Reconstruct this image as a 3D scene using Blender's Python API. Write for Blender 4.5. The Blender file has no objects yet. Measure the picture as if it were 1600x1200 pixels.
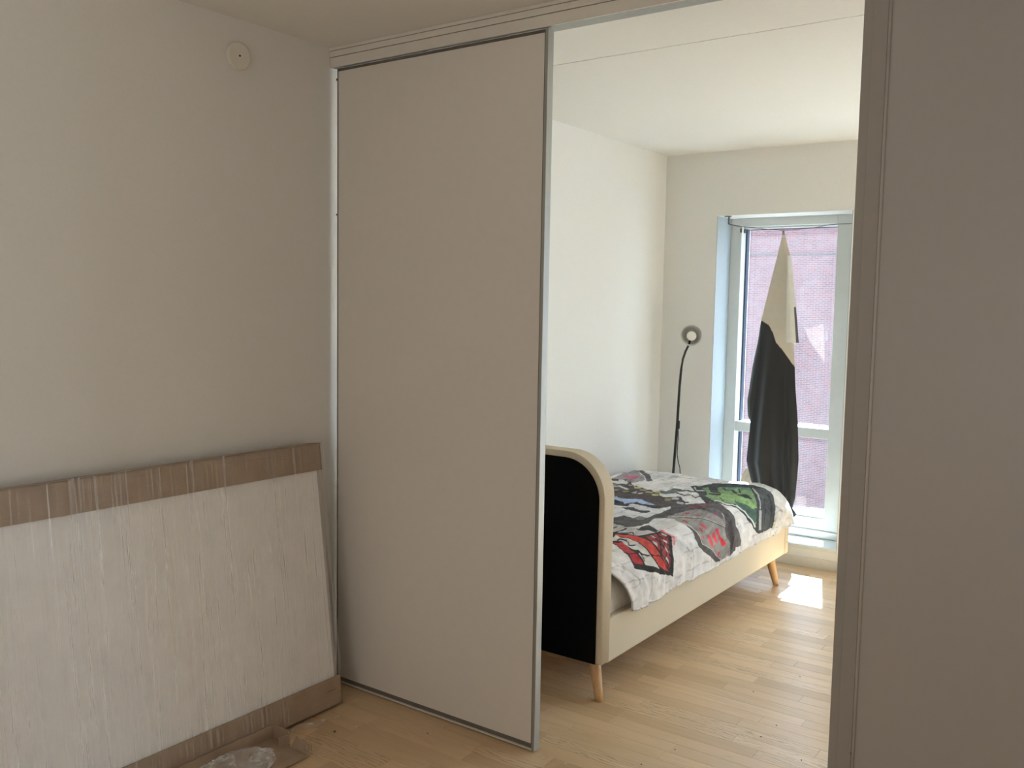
import bpy, bmesh, math, random
import numpy as np
from mathutils import Matrix, Vector, noise
random.seed(7)
SC = bpy.context.scene
COL = SC.collection

# ---------------------------------------------------------------- camera
CAM_H = 1.53
cam = bpy.data.cameras.new('camera')
cam.sensor_width = 36.0
cam.lens = 1433.3 / 1600.0 * 36.0
cam.clip_start = 0.05
cam.clip_end = 300
cam_o = bpy.data.objects.new('camera', cam)
COL.objects.link(cam_o)
R_ = Vector((0.8135035, 0.5813011, 0.0173534))
U_ = Vector((-0.0638367, 0.0595977, 0.9961792))
F_ = Vector((-0.5780458, 0.8115030, -0.0855913))
M = Matrix((R_, U_, -F_)).transposed().to_4x4()
M.translation = (0, 0, CAM_H)
cam_o.matrix_world = M
SC.camera = cam_o

# ---------------------------------------------------------------- world, sun, room light
world = bpy.data.worlds.new('sky')
SC.world = world
world.use_nodes = True
bg = world.node_tree.nodes['Background']
bg.inputs[0].default_value = (0.70, 0.85, 1.0, 1)
bg.inputs[1].default_value = 4.3

sun = bpy.data.lights.new('sun', 'SUN')
sun.energy = 40.0
sun.color = (0.86, 0.955, 1.0)
sun.angle = math.radians(0.5)
sun_o = bpy.data.objects.new('sun', sun)
COL.objects.link(sun_o)
SUN_EL = math.radians(61.0)
sd = Vector((0.287 * math.cos(SUN_EL), -0.958 * math.cos(SUN_EL), -math.sin(SUN_EL)))
sun_o.rotation_euler = sd.to_track_quat('-Z', 'Y').to_euler()
sun_o.location = (-6, 30, 40)

def area(name, loc, size, direction, energy, color, portal=False):
    l = bpy.data.lights.new(name, 'AREA')
    l.shape = 'RECTANGLE'
    l.size, l.size_y = size
    l.energy = energy
    l.color = color
    if portal:
        l.cycles.is_portal = True
    o = bpy.data.objects.new(name, l)
    COL.objects.link(o)
    o.location = loc
    o.rotation_euler = Vector(direction).to_track_quat('-Z', 'Z').to_euler()
    return o
area('portal_balcony_door', (-1.909, 5.83, 1.12), (0.9, 2.1), (0, -1, 0), 1, (1, 1, 1), True)
area('portal_added_window', (0.5, 5.83, 1.12), (2.8, 2.1), (0, -1, 0), 1, (1, 1, 1), True)
# added area light before the closed back wall, standing in for unseen window daylight
area('rear_fill_light', (-0.2, -2.42, 1.08), (2.2, 1.3), (0, 1, 0), 19, (1.0, 0.97, 0.93))

SC.view_settings.view_transform = 'Standard'
SC.view_settings.look = 'None'
SC.view_settings.exposure = 0.6
SC.view_settings.gamma = 1.0
SC.view_settings.use_curve_mapping = False
SC.cycles.max_bounces = 10
SC.cycles.diffuse_bounces = 6
SC.cycles.glossy_bounces = 3
SC.cycles.transparent_max_bounces = 12
SC.cycles.use_adaptive_sampling = True
SC.cycles.adaptive_threshold = 0.02
SC.cycles.sample_clamp_indirect = 8.0

# ---------------------------------------------------------------- helpers
def srgb(r, g, b):
    f = lambda c: (c / 255 / 12.92) if c / 255 <= 0.04045 else ((c / 255 + 0.055) / 1.055) ** 2.4
    return (f(r), f(g), f(b), 1)

class NT:
    def __init__(self, name):
        self.m = bpy.data.materials.new(name)
        self.m.use_nodes = True
        self.t = self.m.node_tree
        self.b = self.t.nodes['Principled BSDF']
        self.out = self.t.nodes['Material Output']
    def n(self, kind, **kw):
        x = self.t.nodes.new(kind)
        for k, v in kw.items():
            if k.startswith('i_'):
                x.inputs[k[2:].replace('_', ' ')].default_value = v
            else:
                setattr(x, k, v)
        return x
    def l(self, a, b):
        self.t.links.new(a, b)
    def coords(self, scale=(1, 1, 1), kind='Object', rot=(0, 0, 0)):
        tc = self.n('ShaderNodeTexCoord')
        mp = self.n('ShaderNodeMapping')
        mp.inputs['Scale'].default_value = scale
        mp.inputs['Rotation'].default_value = rot
        self.l(tc.outputs[kind], mp.inputs['Vector'])
        return mp.outputs['Vector']
    def noise(self, vec, scale, detail=3, rough=0.5, dist=0.0):
        x = self.n('ShaderNodeTexNoise')
        x.inputs['Scale'].default_value = scale
        x.inputs['Detail'].default_value = detail
        x.inputs['Roughness'].default_value = rough
        x.inputs['Distortion'].default_value = dist
        self.l(vec, x.inputs['Vector'])
        return x.outputs['Fac']
    def ramp(self, fac, stops):
        x = self.n('ShaderNodeValToRGB')
        e = x.color_ramp.elements
        while len(e) < len(stops):
            e.new(0.5)
        for q, (p, c) in zip(e, stops):
            q.position = p
            q.color = c if len(c) == 4 else (*c, 1)
        self.l(fac, x.inputs['Fac'])
        return x.outputs['Color']
    def mix(self, a, b, fac, mode='MIX'):
        x = self.n('ShaderNodeMix', data_type='RGBA', blend_type=mode)
        for s, v in ((x.inputs[6], a), (x.inputs[7], b), (x.inputs[0], fac)):
            if hasattr(v, 'default_value') or hasattr(v, 'links'):
                self.l(v, s)
            else:
                s.default_value = v
        return x.outputs[2]
    def bump(self, h, strength=0.2, dist=0.002):
        x = self.n('ShaderNodeBump')
        x.inputs['Strength'].default_value = strength
        x.inputs['Distance'].default_value = dist
        self.l(h, x.inputs['Height'])
        self.l(x.outputs['Normal'], self.b.inputs['Normal'])
        return x.outputs['Normal']
    def set(self, **kw):
        for k, v in kw.items():
            self.b.inputs[k.replace('_', ' ')].default_value = v
        return self

def plain(name, col, rough=0.5, nscale=40, var=0.06, bump=0.1, metallic=0.0, spec=0.5, scale=(1, 1, 1)):
    t = NT(name)
    v = t.coords(scale)
    f = t.noise(v, nscale, 4)
    c = tuple(col[:3])
    t.l(t.ramp(f, [(0.3, tuple(x * (1 - var) for x in c)), (0.7, tuple(min(1, x * (1 + var)) for x in c))]), t.b.inputs['Base Color'])
    t.set(Roughness=rough, Metallic=metallic, Specular_IOR_Level=spec)
    if bump:
        t.bump(f, bump)
    return t.m

MAT = {}
MAT['paint'] = plain('wall_paint', (0.82, 0.815, 0.79), 0.7, 90, 0.012, 0.06)
MAT['ceiling'] = plain('ceiling_paint', (0.81, 0.80, 0.765), 0.8, 60, 0.012, 0.08)
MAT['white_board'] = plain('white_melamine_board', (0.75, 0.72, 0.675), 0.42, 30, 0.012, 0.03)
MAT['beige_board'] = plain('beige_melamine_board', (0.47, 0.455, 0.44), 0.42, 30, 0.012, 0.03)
MAT['bead'] = plain('light_grey_edge_bead', (0.56, 0.54, 0.51), 0.5, 40, 0.02, 0.02)
MAT['reveal_shade'] = plain('shaded_blue_grey_reveal', (0.40, 0.46, 0.50), 0.5, 40, 0.02, 0.02)  # dimmer, bluish skylight put into the colour of the niche sides
MAT['trim'] = plain('white_lacquered_trim', (0.74, 0.715, 0.66), 0.45, 30, 0.02, 0.03)
MAT['alu'] = plain('brushed_aluminium', (0.40, 0.41, 0.39), 0.45, 60, 0.05, 0.05, metallic=0.75, scale=(1, 1, 0.03))
MAT['rail_dark'] = plain('dark_rail_groove', (0.16, 0.14, 0.115), 0.5, 40, 0.08, 0.05)
MAT['jamb_grey'] = plain('grey_door_profile', (0.385, 0.37, 0.345), 0.5, 40, 0.02, 0.02)
MAT['window_white'] = plain('white_window_lacquer', (0.70, 0.72, 0.69), 0.35, 30, 0.015, 0.02)
MAT['gasket'] = plain('dark_blue_grey_gasket', (0.05, 0.07, 0.11), 0.5, 60, 0.1, 0.05)
MAT['linen'] = plain('beige_linen_upholstery', srgb(208, 195, 172), 0.85, 420, 0.13, 0.5)
MAT['black_cloth'] = plain('black_dust_cloth', (0.004, 0.004, 0.004), 0.95, 300, 0.3, 0.2, spec=0.1)
MAT['sheet'] = plain('grey_white_sheet', (0.55, 0.53, 0.51), 0.85, 30, 0.08, 0.3)
MAT['black_metal'] = plain('black_powder_coat', (0.012, 0.012, 0.011), 0.45, 120, 0.2, 0.05)
MAT['lamp_white'] = plain('white_lamp_enamel', (0.62, 0.62, 0.59), 0.4, 60, 0.03, 0.03)
MAT['bulb'] = plain('opal_bulb_glass', (0.88, 0.88, 0.86), 0.3, 30, 0.02, 0.0)
MAT['steel'] = plain('satin_steel', (0.17, 0.165, 0.16), 0.4, 80, 0.1, 0.05, metallic=0.4)
MAT['plate_white'] = plain('ivory_plastic', (0.80, 0.77, 0.69), 0.4, 40, 0.02, 0.02)
MAT['hole'] = plain('dark_hole', (0.01, 0.01, 0.01), 0.8, 40, 0.1, 0)
MAT['foam'] = plain('white_foam_board', (0.96, 0.96, 0.955), 0.6, 16, 0.03, 0.15)
MAT['concrete'] = plain('dark_asphalt', (0.09, 0.09, 0.09), 0.9, 2, 0.15, 0.2)
MAT['crumb'] = plain('white_packing_foam', (0.85, 0.82, 0.76), 0.7, 100, 0.05, 0.2)
MAT['chip'] = plain('brown_chip', (0.12, 0.085, 0.05), 0.8, 100, 0.2, 0.2)
MAT['bare'] = plain('bare_timber', (0.5, 0.36, 0.2), 0.6, 12, 0.15, 0.1)

def cardboard():
    t = NT('brown_cardboard')
    v = t.coords((1, 1, 1))
    f = t.noise(v, 14, 5, 0.6)
    v2 = t.coords((160, 4, 160))
    g = t.noise(v2, 1.0, 2)
    c = t.ramp(f, [(0.25, (0.37, 0.275, 0.20)), (0.75, (0.47, 0.36, 0.265))])
    c2 = t.mix(c, (0.27, 0.19, 0.12, 1), t.ramp(g, [(0.55, (0, 0, 0)), (0.9, (0.5, 0.5, 0.5))]))
    t.l(c2, t.b.inputs['Base Color'])
    t.set(Roughness=0.8, Specular_IOR_Level=0.25)
    t.bump(g, 0.15)
    return t.m
MAT['cardboard'] = cardboard()

def wood_floor():
    t = NT('light_oak_parquet')
    info = t.n('ShaderNodeObjectInfo')
    rnd = info.outputs['Random']
    tc = t.n('ShaderNodeTexCoord')
    geo = t.n('ShaderNodeNewGeometry')
    off = t.n('ShaderNodeVectorMath', operation='SCALE')
    off.inputs[0].default_value = (37.0, 11.0, 5.0)
    t.l(rnd, off.inputs['Scale'])
    add = t.n('ShaderNodeVectorMath', operation='ADD')
    t.l(geo.outputs['Position'], add.inputs[0])
    t.l(off.outputs[0], add.inputs[1])
    mp = t.n('ShaderNodeMapping')
    mp.inputs['Scale'].default_value = (1.5, 15.0, 1.0)
    t.l(add.outputs[0], mp.inputs['Vector'])
    grain = t.noise(mp.outputs['Vector'], 1.6, 6, 0.65, 1.4)
    mp2 = t.n('ShaderNodeMapping')
    mp2.inputs['Scale'].default_value = (5.0, 190.0, 1.0)
    t.l(add.outputs[0], mp2.inputs['Vector'])
    fine = t.noise(mp2.outputs['Vector'], 1.0, 3, 0.6)
    # cathedral figure on some staves
    mp3 = t.n('ShaderNodeMapping')
    mp3.inputs['Scale'].default_value = (1.4, 7.0, 1.0)
    t.l(add.outputs[0], mp3.inputs['Vector'])
    wv = t.n('ShaderNodeTexWave', wave_type='BANDS', bands_direction='Y')
    wv.inputs['Scale'].default_value = 3.2
    wv.inputs['Distortion'].default_value = 11.0
    wv.inputs['Detail'].default_value = 3.0
    wv.inputs['Detail Scale'].default_value = 1.6
    t.l(mp3.outputs['Vector'], wv.inputs['Vector'])
    tone = t.ramp(rnd, [(0.0, (0.55, 0.38, 0.215)), (0.3, (0.74, 0.54, 0.335)), (0.6, (0.62, 0.44, 0.26)), (1.0, (0.80, 0.605, 0.395))])
    tone.node.color_ramp.interpolation = 'LINEAR'
    c = t.mix(tone, (0.40, 0.255, 0.13, 1), t.ramp(grain, [(0.45, (0, 0, 0)), (0.8, (0.34, 0.34, 0.34))]))
    c = t.mix(c, (0.36, 0.23, 0.12, 1), t.ramp(fine, [(0.58, (0, 0, 0)), (0.9, (0.16, 0.16, 0.16))]))
    sel = t.n('ShaderNodeMath', operation='GREATER_THAN')
    t.l(rnd, sel.inputs[0])
    sel.inputs[1].default_value = 0.74
    ms = t.n('ShaderNodeMath', operation='MULTIPLY')
    rr = t.ramp(wv.outputs['Fac'], [(0.0, (0.5, 0.5, 0.5)), (0.3, (0, 0, 0))])
    t.l(rr, ms.inputs[0])
    t.l(sel.outputs[0], ms.inputs[1])
    c = t.mix(c, (0.27, 0.17, 0.09, 1), ms.outputs[0])
    t.l(c, t.b.inputs['Base Color'])
    t.l(t.ramp(grain, [(0.3, (0.27, 0.27, 0.27)), (0.8, (0.42, 0.42, 0.42))]), t.b.inputs['Roughness'])
    t.set(Specular_IOR_Level=0.5)
    t.bump(fine, 0.06, 0.001)
    return t.m
MAT['floor'] = wood_floor()

def leg_wood():
    t = NT('turned_beech')
    v = t.coords((60, 60, 5))
    f = t.noise(v, 1, 4, 0.6, 0.4)
    t.l(t.ramp(f, [(0.3, (0.52, 0.30, 0.13)), (0.7, (0.66, 0.42, 0.21))]), t.b.inputs['Base Color'])
    t.set(Roughness=0.42)
    t.bump(f, 0.05)
    return t.m
MAT['leg'] = leg_wood()

def brick():
    t = NT('weathered_red_brick')
    v = t.coords((1, 1, 1), 'Object', (math.pi / 2, 0, 0))
    b = t.n('ShaderNodeTexBrick')
    t.l(v, b.inputs['Vector'])
    b.inputs['Scale'].default_value = 1.0
    b.inputs['Brick Width'].default_value = 0.24
    b.inputs['Row Height'].default_value = 0.075
    b.inputs['Mortar Size'].default_value = 0.010
    b.inputs['Mortar Smooth'].default_value = 0.2
    b.inputs['Color1'].default_value = (0.19, 0.07, 0.065, 1)
    b.inputs['Color2'].default_value = (0.12, 0.055, 0.058, 1)
    b.inputs['Mortar'].default_value = (0.19, 0.165, 0.17, 1)
    n = t.noise(v, 3.1, 5, 0.7)
    c = t.mix(b.outputs['Color'], (0.18, 0.14, 0.15, 1), t.ramp(n, [(0.45, (0, 0, 0)), (0.72, (0.55, 0.55, 0.55))]))
    n2 = t.noise(v, 9.0, 3, 0.6)
    c = t.mix(c, (0.06, 0.045, 0.05, 1), t.ramp(n2, [(0.6, (0, 0, 0)), (0.75, (0.55, 0.55, 0.55))]))
    t.l(c, t.b.inputs['Base Color'])
    t.set(Roughness=0.9)
    return t.m
MAT['brick'] = brick()

def glass_pane():
    t = NT('dusty_window_glass')
    t.t.nodes.remove(t.b)
    tr = t.n('ShaderNodeBsdfTransparent')
    tr.inputs[0].default_value = (0.95, 0.97, 0.99, 1)
    gl = t.n('ShaderNodeBsdfGlossy')
    gl.inputs['Roughness'].default_value = 0.02
    lw = t.n('ShaderNodeLayerWeight')
    lw.inputs[0].default_value = 0.5
    pw = t.n('ShaderNodeMath', operation='POWER')
    t.l(lw.outputs['Facing'], pw.inputs[0])
    pw.inputs[1].default_value = 5.0
    fr = t.n('ShaderNodeMath', operation='MULTIPLY_ADD')
    t.l(pw.outputs[0], fr.inputs[0])
    fr.inputs[1].default_value = 0.95
    fr.inputs[2].default_value = 0.04
    m1 = t.n('ShaderNodeMixShader')
    t.l(fr.outputs[0], m1.inputs[0])
    t.l(tr.outputs[0], m1.inputs[1])
    t.l(gl.outputs[0], m1.inputs[2])
    tl = t.n('ShaderNodeBsdfTranslucent')
    tl.inputs[0].default_value = (0.97, 0.93, 0.97, 1)
    v = t.coords((1, 1, 1))
    f = t.noise(v, 3.0, 4, 0.6, 0.5)
    fac = t.ramp(f, [(0.3, (0.006, 0.006, 0.006)), (0.75, (0.014, 0.014, 0.014))])
    m2 = t.n('ShaderNodeMixShader')
    t.l(fac, m2.inputs[0])
    t.l(m1.outputs[0], m2.inputs[1])
    t.l(tl.outputs[0], m2.inputs[2])
    t.l(m2.outputs[0], t.out.inputs['Surface'])
    return t.m
MAT['glass'] = glass_pane()

def stretch_film(name, lo, hi, scale, rough=0.12, bumpd=0.004, a=0.46, b=0.66, gloss=0.07):
    t = NT(name)
    t.t.nodes.remove(t.b)
    v = t.coords(scale)
    f = t.noise(v, 1.0, 5, 0.65, 0.3)
    v2 = t.coords(tuple(0.3 * s for s in scale))
    f2 = t.noise(v2, 1.0, 3, 0.6)
    df = t.n('ShaderNodeBsdfDiffuse')
    df.inputs[0].default_value = (0.93, 0.93, 0.93, 1)
    gl = t.n('ShaderNodeBsdfGlossy')
    gl.inputs['Roughness'].default_value = rough
    bp = t.n('ShaderNodeBump')
    bp.inputs['Strength'].default_value = 1.0
    bp.inputs['Distance'].default_value = bumpd
    t.l(f, bp.inputs['Height'])
    t.l(bp.outputs[0], gl.inputs['Normal'])
    tr = t.n('ShaderNodeBsdfTransparent')
    tr.inputs[0].default_value = (0.985, 0.985, 0.985, 1)
    fac = t.ramp(f, [(a, (lo, lo, lo)), (b, (hi, hi, hi))])
    fac2 = t.mix((0, 0, 0, 1), fac, t.ramp(f2, [(0.36, (0.25,) * 3), (0.62, (1, 1, 1))]))
    m = t.n('ShaderNodeMixShader')
    t.l(fac2, m.inputs[0])
    t.l(tr.outputs[0], m.inputs[1])
    t.l(df.outputs[0], m.inputs[2])
    lw = t.n('ShaderNodeLayerWeight')
    lw.inputs[0].default_value = 0.5
    pw = t.n('ShaderNodeMath', operation='POWER')
    t.l(lw.outputs['Facing'], pw.inputs[0])
    pw.inputs[1].default_value = 4.0
    fr = t.n('ShaderNodeMath', operation='MULTIPLY_ADD')
    t.l(pw.outputs[0], fr.inputs[0])
    fr.inputs[1].default_value = 0.25
    t.l(t.mix((gloss * 0.3,) * 3 + (1,), (gloss * 2.6,) * 3 + (1,), t.ramp(f, [(b - 0.10, (0, 0, 0)), (b + 0.02, (1, 1, 1))])), fr.inputs[2])
    m2 = t.n('ShaderNodeMixShader')
    t.l(fr.outputs[0], m2.inputs[0])
    t.l(m.outputs[0], m2.inputs[1])
    t.l(gl.outputs[0], m2.inputs[2])
    t.l(m2.outputs[0], t.out.inputs['Surface'])
    return t.m
MAT['film'] = stretch_film('clear_stretch_film', 0.03, 0.55, (1, 130, 2.2), 0.10, 0.0028, 0.50, 0.70, 0.11)
MAT['film_bag'] = stretch_film('clear_crumpled_plastic', 0.10, 0.65, (26, 26, 26), 0.12, 0.02, 0.45, 0.68, 0.12)
def attr_cloth(name, rough=0.85, weave=600, sheen=0.0, trans=0.0, stain=True):
    t = NT(name)
    a = t.n('ShaderNodeVertexColor', layer_name='print')
    v = t.coords()
    f = t.noise(v, 28, 5, 0.65)
    c = t.mix(a.outputs['Color'], t.ramp(f, [(0.3, (0.80, 0.80, 0.80)), (0.62, (1, 1, 1))]), 1.0 if stain else 0.3, 'MULTIPLY')
    t.l(c, t.b.inputs['Base Color'])
    t.set(Roughness=rough, Sheen_Weight=sheen)
    w = t.noise(v, weave, 2)
    t.bump(w, 0.15, 0.001)
    return t.m
MAT['duvet'] = attr_cloth('printed_cotton', 0.85)
MAT['curtain'] = attr_cloth('two_tone_blackout_cloth', 0.55, 500, 0.22, stain=False)

# ---- mesh builders
def add_box(bm, x0, x1, y0, y1, z0, z1, bevel=0.0):
    vs = [bm.verts.new((x, y, z)) for x in (x0, x1) for y in (y0, y1) for z in (z0, z1)]
    q = [(0, 1, 3, 2), (4, 6, 7, 5), (0, 4, 5, 1), (2, 3, 7, 6), (0, 2, 6, 4), (1, 5, 7, 3)]
    fs = [bm.faces.new([vs[i] for i in f]) for f in q]
    if bevel:
        es = list({e for f in fs for e in f.edges})
        bmesh.ops.bevel(bm, geom=es, offset=bevel, segments=2, affect='EDGES', profile=0.5)

def add_tube(bm, pts, rad, seg=10, cap=True):
    pts = [Vector(p) for p in pts]
    rads = rad if isinstance(rad, (list, tuple)) else [rad] * len(pts)
    rings = []
    up = Vector((0.123, 0.31, 0.94)).normalized()
    for i, p in enumerate(pts):
        d = (pts[min(i + 1, len(pts) - 1)] - pts[max(i - 1, 0)]).normalized()
        if abs(d.dot(up)) > 0.95:
            up2 = Vector((1, 0, 0.01))
        else:
            up2 = up
        a = d.cross(up2).normalized()
        b = d.cross(a).normalized()
        rings.append([bm.verts.new(p + rads[i] * (math.cos(2 * math.pi * k / seg) * a + math.sin(2 * math.pi * k / seg) * b)) for k in range(seg)])
    for r0, r1 in zip(rings, rings[1:]):
        for k in range(seg):
            bm.faces.new((r0[k], r0[(k + 1) % seg], r1[(k + 1) % seg], r1[k]))
    if cap:
        bm.faces.new(rings[0][::-1])
        bm.faces.new(rings[-1])

def add_lathe(bm, prof, origin, axis, seg=32, cap=True):
    axis = Vector(axis).normalized()
    a = axis.orthogonal().normalized()
    b = axis.cross(a)
    o = Vector(origin)
    rings = []
    for r, h in prof:
        rings.append([bm.verts.new(o + axis * h + r * (math.cos(2 * math.pi * k / seg) * a + math.sin(2 * math.pi * k / seg) * b)) for k in range(seg)])
    for r0, r1 in zip(rings, rings[1:]):
        for k in range(seg):
            bm.faces.new((r0[k], r0[(k + 1) % seg], r1[(k + 1) % seg], r1[k]))
    if cap:
        bm.faces.new(rings[0][::-1])
        bm.faces.new(rings[-1])

def obj(name, bm, mat, parent=None, smooth=False):
    bmesh.ops.recalc_face_normals(bm, faces=bm.faces)
    me = bpy.data.meshes.new(name)
    bm.to_mesh(me)
    bm.free()
    me.materials.append(MAT[mat] if isinstance(mat, str) else mat)
    if smooth:
        for p in me.polygons:
            p.use_smooth = True
    o = bpy.data.objects.new(name, me)
    COL.objects.link(o)
    if parent is not None:
        o.parent = parent
        o.matrix_parent_inverse = parent_inv(parent)
    return o

def parent_inv(p):
    while p.parent is not None:
        p = p.parent
    return Matrix.Translation(p.location).inverted()

def box(name, mat, parent, *d, bevel=0.0):
    bm = bmesh.new()
    add_box(bm, *d, bevel=bevel)
    return obj(name, bm, mat, parent)

def boxes(name, mat, parent, lst, bevel=0.0):
    bm = bmesh.new()
    for d in lst:
        add_box(bm, *d, bevel=bevel)
    return obj(name, bm, mat, parent)

def tube(name, mat, parent, pts, rad, seg=10):
    bm = bmesh.new()
    add_tube(bm, pts, rad, seg)
    return obj(name, bm, mat, parent, True)

def thing(name, label, cat, loc, group=None):
    o = bpy.data.objects.new(name, None)
    COL.objects.link(o)
    o.location = loc
    o.empty_display_size = 0.05
    return tag(o, label, cat, group)

def tag(o, label, cat, group=None, kind=None):
    o['label'] = label
    o['category'] = cat
    if group:
        o['group'] = group
    if kind:
        o['kind'] = kind
    return o

def struct(o, label, cat):
    return tag(o, label, cat, None, 'structure')

def np_mesh(name, verts, faces, mat, parent=None, smooth=True, cols=None):
    me = bpy.data.meshes.new(name)
    V = np.asarray(verts, dtype=np.float32)
    Fq = np.asarray(faces, dtype=np.int32)
    me.vertices.add(len(V))
    me.vertices.foreach_set('co', V.ravel())
    k = Fq.shape[1]
    me.loops.add(Fq.size)
    me.loops.foreach_set('vertex_index', Fq.ravel())
    me.polygons.add(len(Fq))
    me.polygons.foreach_set('loop_start', np.arange(0, Fq.size, k, dtype=np.int32))
    me.update(calc_edges=True)
    me.polygons.foreach_set('use_smooth', np.full(len(Fq), smooth))
    if cols is not None:
        at = me.color_attributes.new('print', 'FLOAT_COLOR', 'POINT')
        c4 = np.ones((len(V), 4), dtype=np.float32)
        c4[:, :3] = cols
        at.data.foreach_set('color', c4.ravel())
    me.materials.append(MAT[mat])
    me.update()
    o = bpy.data.objects.new(name, me)
    COL.objects.link(o)
    if parent is not None:
        o.parent = parent
        o.matrix_parent_inverse = parent_inv(parent)
    return o

def grid_faces(nu, nv):
    i = np.arange(nu * nv).reshape(nu, nv)
    return np.stack([i[:-1, :-1], i[1:, :-1], i[1:, 1:], i[:-1, 1:]], -1).reshape(-1, 4)

def vnoise(x, y, seed=0):
    # smooth value noise, numpy, about -1..1
    xi = np.floor(x).astype(np.int64); yi = np.floor(y).astype(np.int64)
    xf = x - xi; yf = y - yi
    def h(a, b):
        n = (a * 374761393 + b * 668265263 + seed * 1442695041) & 0x7fffffff
        n = ((n ^ (n >> 13)) * 1274126177) & 0x7fffffff
        return ((n ^ (n >> 16)) & 0xffff) / 32767.5 - 1.0
    u = xf * xf * (3 - 2 * xf); v = yf * yf * (3 - 2 * yf)
    return (h(xi, yi) * (1 - u) + h(xi + 1, yi) * u) * (1 - v) + (h(xi, yi + 1) * (1 - u) + h(xi + 1, yi + 1) * u) * v

# ---------------------------------------------------------------- dimensions
XL = -2.674      # left wall
XR = 2.0         # right wall
YB = -2.5        # wall behind the camera
YP = 2.5245      # front of the sliding doors
YW = 5.418       # window wall
YO = 5.80        # outer face of window wall
ZC = 2.495       # ceiling
NX0, NX1, NZ0, NZ1 = -2.318, -1.500, 0.13, 2.103    # balcony-door niche
MX0, MX1 = -0.85, 1.85                              # added unseen window, brings more light into the bedroom

# ---------------------------------------------------------------- structure
fl = struct(box('floor', 'bare', None, XL - 0.2, XR + 0.2, YB - 0.2, YO, -0.25, -0.012), 'light oak parquet floor of narrow staves running across both rooms', 'floor')
ROW = 0.0685
rows = []
y = YW - 0.002
while y > YB:
    rows.append((y - ROW, y))
    y -= ROW
def stave_mesh(L):
    bm = bmesh.new()
    c, g, w = 0.0006, 0.00025, ROW
    pts = [(-L / 2 + g, -w / 2 + g), (L / 2 - g, -w / 2 + g), (L / 2 - g, w / 2 - g), (-L / 2 + g, w / 2 - g)]
    ins = [(-L / 2 + g + c, -w / 2 + g + c), (L / 2 - g - c, -w / 2 + g + c), (L / 2 - g - c, w / 2 - g - c), (-L / 2 + g + c, w / 2 - g - c)]
    b = [bm.verts.new((*p, -0.012)) for p in pts]
    m = [bm.verts.new((*p, -c)) for p in pts]
    t = [bm.verts.new((*p, 0)) for p in ins]
    for k in range(4):
        j = (k + 1) % 4
        bm.faces.new((b[k], b[j], m[j], m[k]))
        bm.faces.new((m[k], m[j], t[j], t[k]))
    bm.faces.new(t)
    me = bpy.data.meshes.new('plank')
    bm.to_mesh(me); bm.free()
    me.materials.append(MAT['floor'])
    return me
LENS = [0.36, 0.44, 0.52, 0.60, 0.68]
SM = {L: stave_mesh(L) for L in LENS}
rest = bmesh.new()
nst = 0
for (y0, y1) in rows:
    x = XL - random.uniform(0.0, 0.4)
    yc = (y0 + y1) / 2
    while x < XR:
        L = random.choice(LENS)
        xa, xb = x, x + L
        # staves that the photograph shows
        vis = yc > 1.75 and xb > XL + 0.02 and xa < -0.05
        if yc > 2.6:
            right = -0.697 * yc / 2.52
            left = -1.668 * yc / 2.52
            vis = vis and xb > left - 0.15 and xa < right + 0.05
            if yc > 3.3 and xb < -2.0:
                vis = False
            if yc < 3.0 and xb < -2.0 - (yc - 2.6):
                vis = False
        else:
            vis = vis and yc > 1.7 and xb > -2.62 and xa < -0.6 and yc > 1.95
        if vis and nst < 300:
            o = bpy.data.objects.new('plank', SM[L])
            COL.objects.link(o)
            o.parent = fl
            o.location = ((xa + xb) / 2, yc, 0)
            nst += 1
        else:
            add_box(rest, xa + 0.0003, xb - 0.0003, y0 + 0.0003, y1 - 0.0003, -0.012, 0.0)
        x = xb
ro = obj('plank_field', rest, 'floor', fl)
ro['kind'] = 'stuff'

# ceiling with an open joint in the bedroom
struct(boxes('ceiling', 'ceiling', None, [
    (XL - 0.2, XR + 0.2, YB - 0.2, 3.170, ZC, ZC + 0.2), (XL - 0.2, XR + 0.2, 3.177, YO, ZC, ZC + 0.2),
    (XL - 0.2, XR + 0.2, 3.16, 3.19, ZC + 0.02, ZC + 0.25)]), 'white painted ceiling with one straight joint line', 'ceiling')
struct(box('wall_left', 'paint', None, XL - 0.2, XL, YB - 0.2, YO, -0.012, ZC), 'plain white painted left wall running on behind the sliding door', 'wall')
struct(box('wall_right', 'paint', None, XR, XR + 0.2, YB - 0.2, YO, -0.012, ZC), 'plain white painted right wall', 'wall')
struct(box('wall_back', 'paint', None, XL, XR, YB - 0.2, YB, -0.012, ZC), 'plain white painted wall behind the viewer', 'wall')
struct(boxes('wall_front', 'paint', None, [
    (XL, NX0, YW, YO, -0.012, ZC), (NX1, MX0, YW, YO, -0.012, ZC), (MX1, XR, YW, YO, -0.012, ZC),
    (NX0, NX1, YW, YO, NZ1, ZC), (MX0, MX1, YW, YO, NZ1, ZC),
    (NX0, NX1, YW, YO, -0.012, NZ0 - 0.022), (MX0, MX1, YW, YO, -0.012, NZ0 - 0.022)]), 'white painted bedroom wall with deep window niche', 'wall')
bb = struct(boxes('baseboard_front', 'trim', None, [(XL + 0.002, XR - 0.002, YW - 0.012, YW, 0.0, 0.062)], 0.002), 'low white baseboard under the bedroom window', 'baseboard')

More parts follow.
